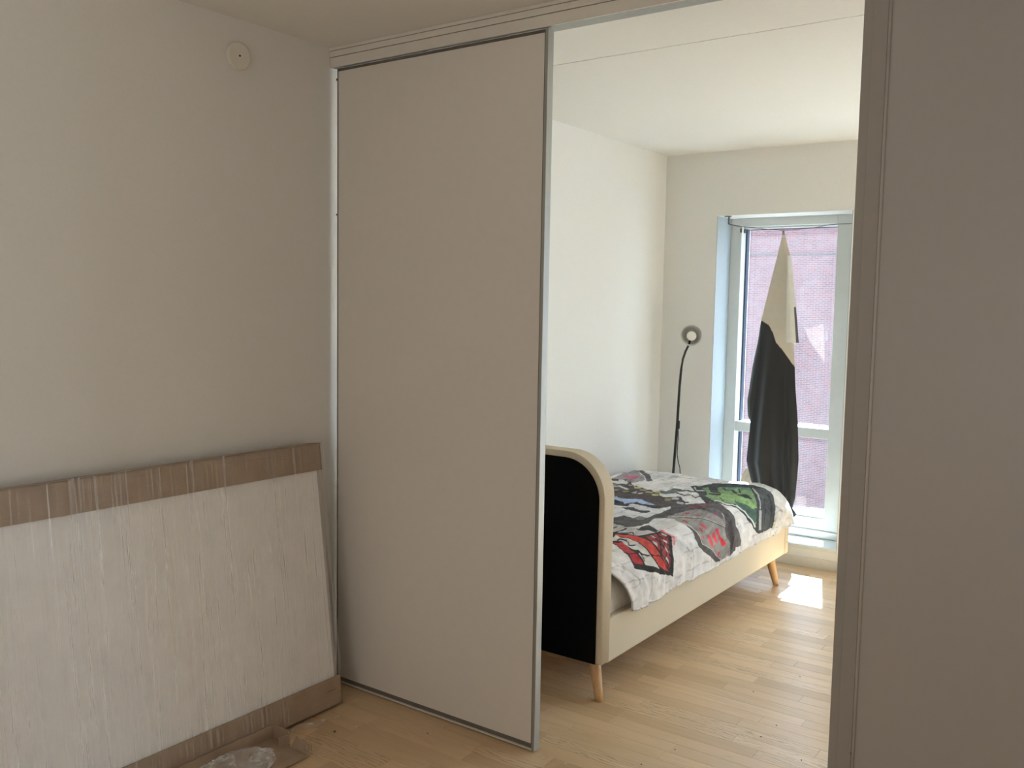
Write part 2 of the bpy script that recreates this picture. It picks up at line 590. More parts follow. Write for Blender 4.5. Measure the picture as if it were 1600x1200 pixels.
# windows
def window(name, x0, x1, fl_, fr_, label):
    w = thing(name, label, 'window', ((x0 + x1) / 2, 5.64, NZ0))
    w['kind'] = 'structure'
    gx0, gx1 = x0 + fl_, x1 - fr_
    ya, yb = 5.64, 5.72
    f = []
    boxes('window_frame', 'window_white', w, [
        (x0, gx0, ya, YO - 0.01, NZ0, NZ1), (gx1, x1, ya, YO - 0.01, NZ0, NZ1),
        (gx0, gx1, ya, YO - 0.01, NZ1 - 0.052, NZ1), (gx0, gx1, ya, YO - 0.01, NZ0, 0.245)], 0.003)
    boxes('glazing_bead', 'window_white', w, [
        (gx0, gx1, ya + 0.03, ya + 0.09, 0.245, 0.275), (gx0, gx1, ya + 0.04, ya + 0.09, NZ1 - 0.062, NZ1 - 0.052)], 0.003)
    box('transom', 'window_white', w, gx0, gx1, ya + 0.005, YO - 0.02, 0.745, 0.808, bevel=0.003)
    boxes('gasket', 'gasket', w, [(gx0, gx0 + 0.010, 5.712, 5.752, 0.275, 0.745), (gx0, gx0 + 0.010, 5.712, 5.752, 0.808, NZ1 - 0.062),
                                  (gx0, gx1, 5.74, 5.752, NZ1 - 0.066, NZ1 - 0.062)])
    box('pane', 'glass', w, gx0 + 0.001, gx1 - 0.001, 5.755, 5.761, 0.808, NZ1 - 0.05)
    box('pane', 'glass', w, gx0 + 0.001, gx1 - 0.001, 5.755, 5.761, 0.245, 0.745)
    boxes('sash_rail', 'window_white', w, [(x0, x1, ya - 0.012, ya, NZ0 + 0.001, 0.178)], 0.004)
    box('window_sill', 'window_white', w, x0 + 0.001, x1 - 0.001, YW - 0.004, ya, NZ0 - 0.022, NZ0, bevel=0.002)
    boxes('niche_reveal_shade', 'reveal_shade', w, [(x0, x0 + 0.003, YW + 0.001, ya, NZ0, NZ1)])  # added thin skin that carries the darkened reveal colour
    boxes('niche_reveal_shade', 'reveal_shade', w, [(x1 - 0.003, x1, YW + 0.001, ya, NZ0, NZ1)])
    return w
window('window_1', NX0, NX1, 0.074, 0.147, 'tall white balcony window with crossbar facing a brick facade')
window('added_window', MX0, MX1, 0.08, 0.08, 'added unseen window behind the right sliding door, letting more daylight in')

# sliding doors
d1 = thing('door_1', 'beige sliding door panel with slim aluminium edge, left of the opening', 'door', (-2.16, YP, 0))
d1['kind'] = 'structure'
DX0, DX1 = -2.646, -1.678
box('door_panel', 'white_board', d1, DX0 + 0.004, DX1 - 0.014, YP + 0.006, YP + 0.024, 0.026, 2.408)
boxes('stile', 'alu', d1, [(DX1 - 0.012, DX1, YP - 0.001, YP + 0.032, 0.004, 2.419)], 0.0015)
boxes('stile', 'rail_dark', d1, [(DX0, DX0 + 0.004, YP + 0.004, YP + 0.024, 0.004, 2.419)])
box('stile_groove', 'rail_dark', d1, DX1 - 0.0165, DX1 - 0.012, YP + 0.003, YP + 0.026, 0.026, 2.408)
boxes('bottom_rail', 'rail_dark', d1, [(DX0 + 0.004, DX1 - 0.012, YP + 0.008, YP + 0.026, 0.009, 0.026)])
boxes('bottom_lip', 'trim', d1, [(DX0 + 0.004, DX1 - 0.012, YP + 0.000, YP + 0.026, 0.005, 0.009)])
boxes('top_rail', 'rail_dark', d1, [(DX0 + 0.004, DX1 - 0.012, YP + 0.009, YP + 0.024, 2.408, 2.4195)])
bm = bmesh.new()
add_box(bm, DX0 - 0.007, DX0, YP + 0.004, YP + 0.016, 2.375, 2.383)
add_box(bm, DX0 - 0.007, DX0, YP + 0.004, YP + 0.016, 1.865, 1.871)
obj('bumper', bm, 'rail_dark', d1)

d2 = thing('door_2', 'beige sliding door with grey edge profile, filling the right of the view', 'door', (0.2, YP, 0))
d2['kind'] = 'structure'
box('stile', 'jamb_grey', d2, -0.697, -0.672, YP + 0.006, YP + 0.036, 0.004, 2.419, bevel=0.001)
box('stile', 'jamb_grey', d2, -0.672, -0.634, YP, YP + 0.034, 0.004, 2.419, bevel=0.001)
bm = bmesh.new()
add_tube(bm, [(-0.629, YP + 0.0005, 0.01), (-0.629, YP + 0.0005, 2.41)], 0.0045, 12)
obj('edge_bead', bm, 'bead', d2, True)
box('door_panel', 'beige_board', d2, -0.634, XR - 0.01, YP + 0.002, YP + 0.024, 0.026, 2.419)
boxes('bottom_rail', 'rail_dark', d2, [(-0.634, XR - 0.01, YP + 0.006, YP + 0.026, 0.004, 0.026)])
box('staple', 'rail_dark', d2, -0.6355, -0.6335, YP - 0.0015, YP, 0.315, 0.324)
box('staple', 'rail_dark', d2, -0.6355, -0.6335, YP - 0.0015, YP, 0.255, 0.262)

tr = thing('trim_1', 'white overhead sliding door track under the ceiling', 'trim', (-0.33, YP, 2.42))
tr['kind'] = 'structure'
box('track_fascia', 'trim', tr, XL + 0.002, XR - 0.002, YP - 0.010, YP - 0.004, 2.421, 2.4585, bevel=0.001)
box('track_underside', 'alu', tr, XL + 0.002, XR - 0.002, YP - 0.004, YP + 0.062, 2.424, 2.432)
box('track_fascia', 'trim', tr, XL + 0.002, XR - 0.002, YP + 0.056, YP + 0.062, 2.4325, 2.4585)
box('track_body', 'rail_dark', tr, XL + 0.002, XR - 0.002, YP - 0.003, YP + 0.055, 2.4325, 2.4605)
box('head_board', 'trim', tr, XL + 0.0005, XR - 0.0005, YP - 0.012, YP + 0.07, 2.4605, ZC - 0.0135, bevel=0.001)
box('head_board', 'trim', tr, XL + 0.0005, XR - 0.0005, YP - 0.014, YP + 0.07, ZC - 0.012, ZC - 0.0002, bevel=0.001)

# ---------------------------------------------------------------- outside
fa = thing('brick_building', 'red brick building across the street seen through the balcony window', 'building', (-12, 38.5, -9))
boxes('facade', 'brick', fa, [(-45, 25, 38.0, 39.0, -9, 3.79)])
boxes('upper_facade', 'brick', fa, [(-45, 25, 38.35, 39.0, 3.79, 11.0)])
boxes('coping', 'concrete', fa, [(-45, 25, 37.97, 38.35, 3.79, 3.83)])
tag(box('street', 'concrete', None, -60, 40, 5.9, 60, -9.3, -9.0), 'grey street far below the balcony window', 'street')
bpy.data.objects['street']['kind'] = 'structure'

# ---------------------------------------------------------------- bed
BX0, BX1 = -2.652, -1.700
BY0, BY1 = 2.972, 5.150
bed = thing('bed', 'single bed with beige linen frame, rounded headboard and beech legs', 'bed', ((BX0 + BX1) / 2, (BY0 + BY1) / 2, 0))
def rounded_outline(x0, x1, z0, z1, r, n=12):
    pts = [(x0, z0), (x1, z0)]
    for k in range(n + 1):
        a = math.pi / 2 * k / n
        pts.append((x1 - r + r * math.cos(a), z1 - r + r * math.sin(a)))
    for k in range(n + 1):
        a = math.pi / 2 + math.pi / 2 * k / n
        pts.append((x0 + r + r * math.cos(a), z1 - r + r * math.sin(a)))
    return pts
def slab(bm, outline, y0, y1, bevel=0.0, seg=3):
    a = [bm.verts.new((x, y0, z)) for x, z in outline]
    b = [bm.verts.new((x, y1, z)) for x, z in outline]
    n = len(a)
    f0 = bm.faces.new(a[::-1]); f1 = bm.faces.new(b)
    for k in range(n):
        bm.faces.new((a[k], a[(k + 1) % n], b[(k + 1) % n], b[k]))
    if bevel:
        es = list(f0.edges) + list(f1.edges)
        bmesh.ops.bevel(bm, geom=es, offset=bevel, segments=seg, affect='EDGES', profile=0.5)
bm = bmesh.new()
slab(bm, rounded_outline(BX0, BX1 + 0.012, 0.158, 0.972, 0.17), BY0 + 0.012, BY0 + 0.088, 0.013, 4)
hb = obj('headboard', bm, 'linen', bed, True)
bm = bmesh.new()
slab(bm, rounded_outline(BX0 + 0.004, BX1 + 0.008, 0.162, 0.966, 0.166), BY0 + 0.004, BY0 + 0.013, 0.003, 2)
obj('welt', bm, 'linen', hb, True)
bm = bmesh.new()
slab(bm, rounded_outline(BX0 + 0.018, BX1 - 0.006, 0.163, 0.950, 0.155), BY0, BY0 + 0.005)
obj('back_panel', bm, 'black_cloth', bed)['label'] = 'black dust cloth on the back of the headboard'
def rail(x0, x1):
    return box('side_rail', 'linen', bed, x0, x1, BY0 + 0.088, BY1 - 0.05, 0.140, 0.318, bevel=0.008)
rail(BX1 - 0.05, BX1)
rail(BX0, BX0 + 0.05)
bm = bmesh.new()
add_box(bm, BX0 - 0.002, BX1 + 0.003, BY1 - 0.047, BY1 + 0.005, 0.138, 0.322, bevel=0.011)
obj('footboard', bm, 'linen', bed)
box('slatted_base', 'leg', bed, BX0 + 0.05, BX1 - 0.05, BY0 + 0.088, BY1 - 0.05, 0.255, 0.285)
for (x0, y0, x1, y1) in ((BX1 - 0.075, 3.085, -1.708, 3.020), (BX0 + 0.075, 3.085, -2.63, 3.030), (BX1 - 0.045, 4.975, -1.690, 4.945), (BX0 + 0.06, 5.02, -2.63, 4.98)):
    bm = bmesh.new()
    p0, p1 = Vector((x0, y0, 0.152)), Vector((x1, y1, 0.0))
    pts = [p0.lerp(p1, k / 4) for k in range(5)]
    rad = [0.0255, 0.0235, 0.0215, 0.0185, 0.0155]
    add_tube(bm, pts, rad, 20)
    for v in bm.verts:
        if v.co.z < 0.012: v.co.z = max(0.0, v.co.z * 0.2)
        v.co.z = max(0.0, v.co.z)
    obj('leg', bm, 'leg', bed, True)

bm = bmesh.new()
add_box(bm, BX0 + 0.035, BX1 - 0.025, BY0 + 0.092, BY1 - 0.052, 0.286, 0.455, bevel=0.04)
tag(obj('mattress', bm, 'sheet', None, True), 'grey white mattress on the beige bed, mostly covered by the duvet', 'mattress')

# duvet
DS_FLAT, DS_R, DS_HANG = 0.815, 0.13, 0.078
DT_FLAT, DT_R, DT_HANG = 1.985, 0.09, 0.105
SMAX = DS_FLAT + DS_R * math.pi / 2 + DS_HANG
TMAX = DT_FLAT + DT_R * math.pi / 2 + DT_HANG
def fold(a, flat, r):
    b = np.clip((a - flat) / r, 0, math.pi / 2)
    h = np.clip(a - flat - r * math.pi / 2, 0, None)
    return np.minimum(a, flat) + r * np.sin(b), r * (1 - np.cos(b)) + h
def duvet_surface(S, T):
    X, dz = fold(S, DS_FLAT, DS_R)
    Y, dzy = fold(T, DT_FLAT, DT_R)
    side = np.clip((S - 0.80) / 0.25, 0, 1)
    X = -2.628 + X
    # head end is pulled towards the foot on the hanging side
    Y = 3.078 + Y + 0.115 * side ** 1.3 * np.clip(1 - T / 0.5, 0, 1)
    Z = 0.520 - dz - dzy
    crown = np.sin(np.clip(S / 0.9, 0, 1) * math.pi) ** 0.7 * np.sin(np.clip(T / 2.05, 0, 1) * math.pi) ** 0.6
    Z = Z + 0.022 * np.nan_to_num(crown)
    Z = Z + 0.012 * vnoise(S * 4.2 + 3, T * 3.0, 51) * (1 - side) + 0.005 * vnoise(S * 11, T * 7 + 5, 52) * (1 - 0.5 * side)
    Z = Z + 0.0022 * vnoise(S * 30 + 4 * vnoise(S * 4, T * 4, 55), T * 17, 53)
    cre = 1 - np.abs(vnoise(S * 6 + T * 2.5, T * 5 - S * 3, 57)) * 3.0
    Z = Z + 0.006 * np.clip(cre, 0, 1) * (1 - 0.6 * side) + 0.0016 * vnoise(S * 55, T * 40, 58)
    wv = side * 0.007 * np.clip(1 - np.abs(vnoise(T * 9 + S * 6, S * 4, 64)) * 3.0, 0, 1) + side * (0.010 * vnoise(T * 7.0 + S * 1.5, S * 1.5, 61) + 0.007 * vnoise(T * 17.0 + S * 3, S * 2.0, 62))
    X = X + wv + 0.008 * side
    Z = np.maximum(Z, 0.318 + 0.006 * vnoise(T * 6, T * 0, 63) * side)
    return np.stack([X, Y, Z], -1)
NS, NTT = 340, 690
S, T = np.meshgrid(np.linspace(0, SMAX, NS), np.linspace(0, TMAX, NTT), indexing='ij')
P3 = duvet_surface(S, T)
def inpoly(px, py, poly):
    r = np.zeros(px.shape, bool)
    n = len(poly)
    for i in range(n):
        x1, y1 = poly[i]; x2, y2 = poly[(i + 1) % n]
        if y1 == y2: continue
        c = ((y1 > py) != (y2 > py)) & (px < (x2 - x1) * (py - y1) / (y2 - y1) + x1)
        r ^= c
    return r
def paint(px, py, base, layers):
    col = np.tile(np.array(base, dtype=np.float32), (px.size, 1))
    px = px.ravel(); py = py.ravel()
    for kind, c, w, pts in layers:
        c = np.array(srgb(*c)[:3], dtype=np.float32)
        P = np.array(pts)
        pad = w + 0.004
        bbm = (px > P[:, 0].min() - pad) & (px < P[:, 0].max() + pad) & (py > P[:, 1].min() - pad) & (py < P[:, 1].max() + pad)
        idx = np.nonzero(bbm)[0]
        if not len(idx): continue
        qx, qy = px[idx], py[idx]
        if kind == 'P':
            m = inpoly(qx, qy, pts)
        else:
            m = np.zeros(len(idx), bool)
            for (x1, y1), (x2, y2) in zip(pts, pts[1:]):
                dx, dy = x2 - x1, y2 - y1
                L2 = dx * dx + dy * dy + 1e-12
                u = np.clip(((qx - x1) * dx + (qy - y1) * dy) / L2, 0, 1)
                m |= (qx - x1 - u * dx) ** 2 + (qy - y1 - u * dy) ** 2 < (w / 2) ** 2
        col[idx[m]] = c
    return col
PRINT = [
    ('P', (152, 145, 147), 0, [(0.039,1.561),(0.035,1.643),(0.026,1.72),(0.006,1.813),(0.0,1.907),(0.008,1.974),(0.116,1.817),(0.198,1.708),(0.206,1.618),(0.194,1.572),(0.169,1.543),(0.135,1.576),(0.077,1.58)]),
    ('P', (95, 90, 95), 0, [(0.008,1.974),(0.059,1.951),(0.137,1.862),(0.194,1.775),(0.243,1.703),(0.228,1.673),(0.202,1.693),(0.116,1.813)]),
    ('P', (190, 105, 128), 0, [(0.035,1.708),(0.073,1.74),(0.084,1.779),(0.104,1.803),(0.137,1.726),(0.132,1.689),(0.169,1.596),(0.139,1.622),(0.1,1.665),(0.079,1.647)]),
    ('P', (226, 226, 228), 0, [(0.031,1.923),(0.116,1.815),(0.098,1.856),(0.029,1.935)]),
    ('P', (226, 226, 228), 0, [(0.096,1.848),(0.196,1.701),(0.19,1.722),(0.098,1.856)]),
    ('P', (226, 226, 228), 0, [(0.183,1.732),(0.2,1.602),(0.21,1.588),(0.198,1.706)]),
    ('P', (50, 48, 50), 0, [(0.039,1.561),(0.077,1.586),(0.116,1.596),(0.12,1.61),(0.135,1.569),(0.13,1.565),(0.102,1.545),(0.053,1.543)]),
    ('P', (228, 228, 230), 0, [(0.082,1.578),(0.12,1.588),(0.13,1.565),(0.102,1.545)]),
    ('P', (82, 74, 74), 0, [(0.094,1.47),(0.11,1.47),(0.141,1.49),(0.175,1.505),(0.157,1.572),(0.167,1.582),(0.19,1.539),(0.255,1.468),(0.298,1.454),(0.377,1.358),(0.412,1.346),(0.449,1.306),(0.475,1.322),(0.522,1.226),(0.554,1.22),(0.581,1.224),(0.599,1.247),(0.616,1.271),(0.636,1.265),(0.671,1.212),(0.718,1.133),(0.705,1.105),(0.685,1.088),(0.665,1.074),(0.65,1.035),(0.62,1.021),(0.589,0.999),(0.559,1.005),(0.526,1.017),(0.479,1.013),(0.467,0.964),(0.41,1.023),(0.338,1.109),(0.275,1.149),(0.185,1.31)]),
    ('P', (225, 222, 225), 0, [(0.169,1.366),(0.196,1.395),(0.186,1.413),(0.157,1.387)]),
    ('P', (225, 222, 225), 0, [(0.19,1.395),(0.237,1.36),(0.222,1.397),(0.185,1.413)]),
    ('P', (225, 222, 225), 0, [(0.234,1.362),(0.304,1.287),(0.259,1.377),(0.214,1.403)]),
    ('P', (150, 146, 150), 0, [(0.12,1.452),(0.171,1.437),(0.183,1.389),(0.159,1.377)]),
    ('P', (196, 184, 128), 0, [(0.186,1.517),(0.253,1.466),(0.259,1.45),(0.21,1.462)]),
    ('P', (196, 184, 128), 0, [(0.259,1.45),(0.29,1.464),(0.316,1.403),(0.273,1.411)]),
    ('P', (196, 184, 128), 0, [(0.351,1.34),(0.381,1.356),(0.406,1.289),(0.381,1.273)]),
    ('P', (196, 184, 128), 0, [(0.418,1.279),(0.438,1.318),(0.451,1.279),(0.422,1.259)]),
    ('P', (196, 184, 128), 0, [(0.471,1.241),(0.514,1.239),(0.518,1.218),(0.487,1.21)]),
    ('P', (165, 160, 75), 0, [(0.446,1.33),(0.471,1.336),(0.493,1.287),(0.471,1.279)]),
    ('P', (150, 148, 102), 0, [(0.287,1.259),(0.322,1.269),(0.326,1.247),(0.292,1.243)]),
    ('P', (150, 145, 120), 0, [(0.2,1.32),(0.237,1.306),(0.263,1.249),(0.237,1.247)]),
    ('P', (202, 190, 196), 0, [(0.34,1.253),(0.371,1.265),(0.385,1.226),(0.381,1.218)]),
    ('P', (210, 195, 200), 0, [(0.391,1.232),(0.416,1.249),(0.424,1.216),(0.4,1.218)]),
    ('P', (100, 106, 102), 0, [(0.451,1.37),(0.485,1.373),(0.489,1.452),(0.508,1.488),(0.534,1.509),(0.571,1.427),(0.536,1.413),(0.546,1.334),(0.532,1.275),(0.504,1.275)]),
    ('P', (222, 222, 224), 0, [(0.506,1.277),(0.532,1.277),(0.552,1.291),(0.587,1.275),(0.583,1.249),(0.557,1.234),(0.528,1.228)]),
    ('P', (200, 198, 200), 0, [(0.593,1.224),(0.616,1.261),(0.636,1.208),(0.61,1.188)]),
    ('P', (182, 180, 182), 0, [(0.642,1.184),(0.671,1.212),(0.685,1.165),(0.654,1.147)]),
    ('P', (140, 140, 95), 0, [(0.561,1.21),(0.597,1.21),(0.605,1.178),(0.573,1.176)]),
    ('P', (222, 222, 224), 0, [(0.636,1.253),(0.646,1.289),(0.673,1.23),(0.656,1.222)]),
    ('P', (165, 185, 222), 0, [(0.275,1.149),(0.314,1.147),(0.367,1.096),(0.404,1.117),(0.432,1.123),(0.463,1.137),(0.506,1.107),(0.542,1.092),(0.583,1.064),(0.548,1.048),(0.516,1.035),(0.467,1.076),(0.457,1.017),(0.457,0.962),(0.398,1.023),(0.367,1.033),(0.314,1.08)]),
    ('P', (60, 60, 62), 0, [(0.324,1.062),(0.379,1.033),(0.42,1.015),(0.459,0.962),(0.467,1.015),(0.469,1.064),(0.516,1.035),(0.54,1.042),(0.559,1.056),(0.601,1.06),(0.63,1.05),(0.62,1.021),(0.589,0.999),(0.561,1.005),(0.536,1.009),(0.508,1.009),(0.479,1.013),(0.489,0.94),(0.455,0.942),(0.43,0.93),(0.406,0.916)]),
    ('P', (18, 18, 20), 0, [(0.338,1.038),(0.379,1.033),(0.438,0.983),(0.42,0.952),(0.396,0.932)]),
    ('P', (224, 224, 226), 0, [(0.416,0.897),(0.44,0.906),(0.463,0.912),(0.487,0.938),(0.483,0.995),(0.51,0.995),(0.532,1.005),(0.561,1.001),(0.589,0.999),(0.62,1.021),(0.65,1.035),(0.658,1.074),(0.667,1.064),(0.677,0.979),(0.671,0.914),(0.677,0.851),(0.681,0.798),(0.65,0.81),(0.622,0.802),(0.622,0.755),(0.595,0.757),(0.563,0.767),(0.563,0.703),(0.544,0.672),(0.493,0.761)]),
    ('P', (58, 58, 60), 0, [(0.471,0.901),(0.489,0.934),(0.542,0.916),(0.579,0.926),(0.61,0.942),(0.626,0.91),(0.618,0.879),(0.579,0.865),(0.54,0.859),(0.491,0.895)]),
    ('P', (88, 82, 82), 0, [(0.648,1.113),(0.665,1.137),(0.683,1.163),(0.707,1.178),(0.732,1.19),(0.742,1.239),(0.758,1.275),(0.773,1.324),(0.793,1.352),(0.815,1.324),(0.856,1.291),(0.883,1.293),(0.911,1.297),(0.936,1.259),(0.956,1.239),(1.001,1.265),(1.042,1.297),(1.068,1.283),(1.052,1.202),(1.07,1.194),(1.076,1.123),(1.08,1.08),(1.08,1.019),(1.046,0.964),(1.019,0.934),(0.995,0.875),(0.966,0.832),(0.93,0.839),(0.897,0.849),(0.86,0.849),(0.842,0.839),(0.822,0.834),(0.793,0.851),(0.764,0.865),(0.736,0.859),(0.711,0.942)]),
    ('P', (82, 78, 76), 0, [(0.75,0.863),(0.793,0.845),(0.824,0.834),(0.852,0.834),(0.875,0.824),(0.893,0.826),(0.934,0.798),(0.968,0.792),(1.005,0.83),(1.021,0.859),(1.04,0.895),(1.076,0.96),(1.08,1.019),(1.046,0.964),(1.019,0.934),(0.995,0.875),(0.966,0.832),(0.93,0.839),(0.897,0.849),(0.86,0.849),(0.842,0.839),(0.822,0.834),(0.787,0.847)]),
    ('P', (150, 145, 139), 0, [(0.764,0.865),(0.777,0.885),(0.789,0.91),(0.805,0.928),(0.818,0.946),(0.836,0.958),(0.854,0.971),(0.866,0.999),(0.877,1.027),(0.891,1.052),(0.911,1.07),(0.928,1.088),(0.942,1.123),(0.981,1.102),(1.021,1.133),(1.046,1.131),(1.072,1.127),(1.078,1.082),(1.08,1.019),(1.046,0.964),(1.019,0.934),(0.995,0.875),(0.966,0.832),(0.93,0.839),(0.897,0.849),(0.86,0.849),(0.842,0.839),(0.822,0.834),(0.793,0.851)]),
    ('P', (148, 140, 137), 0, [(0.738,0.855),(0.732,0.92),(0.716,1.005),(0.73,1.031),(0.746,1.052),(0.762,1.074),(0.771,1.109),(0.783,1.139),(0.809,1.139),(0.83,1.145),(0.856,1.165),(0.877,1.196),(0.887,1.194),(0.915,1.155),(0.936,1.131),(0.921,1.098),(0.901,1.082),(0.871,1.04),(0.846,0.993),(0.832,0.968),(0.815,0.956),(0.799,0.938),(0.781,0.922),(0.762,0.912),(0.752,0.879)]),
    ('P', (110, 102, 104), 0, [(0.805,1.149),(0.817,1.208),(0.852,1.222),(0.879,1.192),(0.907,1.159),(0.879,1.141),(0.858,1.135),(0.832,1.141)]),
    ('P', (60, 55, 54), 0, [(0.809,0.914),(0.826,0.928),(0.84,0.952),(0.856,0.975),(0.854,0.979),(0.838,0.958),(0.822,0.938),(0.803,0.928)]),
    ('P', (60, 55, 54), 0, [(0.856,0.971),(0.868,0.997),(0.879,1.023),(0.877,1.031),(0.864,1.005),(0.852,0.979)]),
    ('P', (60, 55, 54), 0, [(0.879,1.021),(0.893,1.046),(0.911,1.066),(0.909,1.074),(0.891,1.054),(0.875,1.031)]),
    ('P', (60, 55, 54), 0, [(0.909,1.066),(0.928,1.082),(0.946,1.117),(0.944,1.123),(0.926,1.088),(0.907,1.072)]),
    ('P', (212, 206, 198), 0, [(0.742,0.845),(0.756,0.871),(0.769,0.897),(0.762,0.912),(0.752,0.879),(0.736,0.857)]),
    ('P', (212, 206, 198), 0, [(0.767,0.897),(0.785,0.914),(0.803,0.93),(0.818,0.948),(0.815,0.956),(0.799,0.938),(0.781,0.922),(0.762,0.91)]),
    ('P', (212, 206, 198), 0, [(0.818,0.944),(0.836,0.96),(0.852,0.983),(0.848,0.991),(0.832,0.968),(0.815,0.954)]),
    ('P', (212, 206, 198), 0, [(0.852,0.979),(0.864,1.005),(0.877,1.029),(0.873,1.04),(0.86,1.013),(0.848,0.989)]),
    ('P', (212, 206, 198), 0, [(0.875,1.027),(0.889,1.052),(0.907,1.074),(0.903,1.084),(0.887,1.06),(0.873,1.035)]),
    ('P', (212, 206, 198), 0, [(0.905,1.072),(0.924,1.09),(0.942,1.123),(0.94,1.131),(0.923,1.096),(0.903,1.08)]),
    ('P', (212, 206, 198), 0, [(0.942,1.129),(0.921,1.161),(0.919,1.157),(0.94,1.121)]),
    ('P', (212, 206, 198), 0, [(0.921,1.161),(0.885,1.202),(0.887,1.19),(0.921,1.153)]),
    ('P', (212, 206, 198), 0, [(0.887,1.198),(0.875,1.202),(0.877,1.192),(0.889,1.188)]),
    ('P', (220, 215, 208), 0, [(0.764,0.861),(0.795,0.845),(0.824,0.83),(0.82,0.841),(0.793,0.853),(0.762,0.869)]),
    ('P', (220, 215, 208), 0, [(0.822,0.832),(0.844,0.834),(0.862,0.845),(0.86,0.851),(0.842,0.841),(0.82,0.839)]),
    ('P', (220, 215, 208), 0, [(0.86,0.845),(0.897,0.849),(0.897,0.853),(0.858,0.853)]),
    ('P', (220, 215, 208), 0, [(0.895,0.849),(0.93,0.837),(0.93,0.843),(0.895,0.855)]),
    ('P', (220, 215, 208), 0, [(0.928,0.839),(0.966,0.828),(0.966,0.834),(0.928,0.843)]),
    ('P', (220, 215, 208), 0, [(0.966,0.828),(0.997,0.875),(0.995,0.877),(0.964,0.832)]),
    ('P', (220, 215, 208), 0, [(0.995,0.871),(1.021,0.934),(1.021,0.94),(0.995,0.877)]),
    ('P', (220, 215, 208), 0, [(1.019,0.93),(1.048,0.964),(1.048,0.971),(1.019,0.938)]),
    ('P', (220, 215, 208), 0, [(1.046,0.962),(1.08,1.013),(1.082,1.027),(1.046,0.966)]),
    ('P', (200, 60, 100), 0, [(0.813,0.871),(0.828,0.883),(0.846,0.867),(0.842,0.855)]),
    ('P', (215, 75, 90), 0, [(0.875,0.918),(0.883,0.936),(0.909,0.952),(0.917,0.936),(0.903,0.92)]),
    ('P', (195, 75, 90), 0, [(0.891,0.887),(0.897,0.897),(0.915,0.899),(0.917,0.885)]),
    ('P', (205, 80, 95), 0, [(0.936,0.855),(0.938,0.877),(0.948,0.877),(0.952,0.857)]),
    ('P', (216, 76, 86), 0, [(0.934,0.914),(0.946,0.942),(0.968,0.936),(0.991,0.936),(1.009,0.942),(0.993,0.912),(0.966,0.895)]),
    ('P', (226, 72, 82), 0, [(0.934,0.968),(0.946,0.985),(0.983,0.983),(0.995,0.983),(0.989,0.964),(0.952,0.958)]),
    ('P', (208, 45, 60), 0, [(0.93,1.019),(0.932,1.056),(0.964,1.033),(0.987,1.052),(1.019,1.1),(1.019,1.029),(0.987,1.019),(0.956,1.003)]),
    ('P', (205, 80, 90), 0, [(1.034,0.975),(1.034,0.999),(1.044,1.001),(1.054,0.981),(1.044,0.971)]),
    ('P', (165, 88, 98), 0, [(0.758,1.027),(0.775,1.044),(0.805,0.973),(0.793,0.966)]),
    ('P', (168, 80, 92), 0, [(0.83,0.975),(0.824,1.038),(0.844,1.009),(0.84,0.975)]),
    ('P', (160, 75, 95), 0, [(0.85,1.159),(0.868,1.165),(0.873,1.141),(0.862,1.139)]),
    ('P', (140, 72, 82), 0, [(0.72,1.153),(0.742,1.165),(0.764,1.176),(0.765,1.234),(0.783,1.257),(0.801,1.253),(0.783,1.216),(0.777,1.153),(0.756,1.137),(0.734,1.123)]),
    ('P', (72, 62, 60), 0, [(0.919,1.19),(0.926,1.212),(0.95,1.192),(0.972,1.18),(0.995,1.174),(1.017,1.184),(1.042,1.2),(1.066,1.188),(1.07,1.145),(1.044,1.139),(1.019,1.143),(0.997,1.133),(0.976,1.129),(0.948,1.153)]),
    ('P', (78, 76, 75), 0, [(0.542,0.676),(0.563,0.7),(0.563,0.763),(0.597,0.751),(0.624,0.751),(0.626,0.796),(0.652,0.804),(0.669,0.806),(0.673,0.859),(0.669,0.916),(0.681,0.94),(0.669,1.017),(0.669,1.07),(0.687,1.088),(0.705,1.107),(0.714,1.141),(0.752,1.04),(0.738,1.003),(0.744,0.94),(0.734,0.908),(0.728,0.869),(0.756,0.861),(0.734,0.839),(0.705,0.81),(0.722,0.713),(0.716,0.652),(0.709,0.623),(0.701,0.595),(0.687,0.577),(0.665,0.566),(0.642,0.56),(0.607,0.56)]),
    ('P', (120, 116, 116), 0, [(0.628,0.753),(0.628,0.792),(0.654,0.802),(0.669,0.8),(0.663,0.753),(0.648,0.735)]),
    ('P', (202, 199, 196), 0, [(0.61,0.554),(0.63,0.558),(0.659,0.569),(0.691,0.571),(0.718,0.601),(0.744,0.599),(0.775,0.587),(0.793,0.599),(0.815,0.601),(0.807,0.562),(0.799,0.522),(0.785,0.493),(0.764,0.489),(0.742,0.475),(0.72,0.463),(0.699,0.449),(0.661,0.463)]),
    ('P', (50, 48, 46), 0, [(0.648,0.487),(0.659,0.524),(0.65,0.538),(0.642,0.493)]),
    ('P', (50, 48, 46), 0, [(0.701,0.437),(0.701,0.497),(0.689,0.516),(0.691,0.451)]),
    ('P', (50, 48, 46), 0, [(0.703,0.489),(0.697,0.546),(0.685,0.562),(0.689,0.51)]),
    ('P', (70, 68, 66), 0, [(0.72,0.439),(0.73,0.461),(0.744,0.477),(0.756,0.497),(0.75,0.508),(0.734,0.495),(0.72,0.479),(0.711,0.455)]),
    ('P', (70, 68, 66), 0, [(0.752,0.495),(0.769,0.477),(0.767,0.491),(0.75,0.51)]),
    ('P', (62, 62, 58), 0, [(0.728,0.579),(0.728,0.629),(0.734,0.688),(0.769,0.672),(0.809,0.642),(0.815,0.601),(0.783,0.607),(0.758,0.573),(0.736,0.569)]),
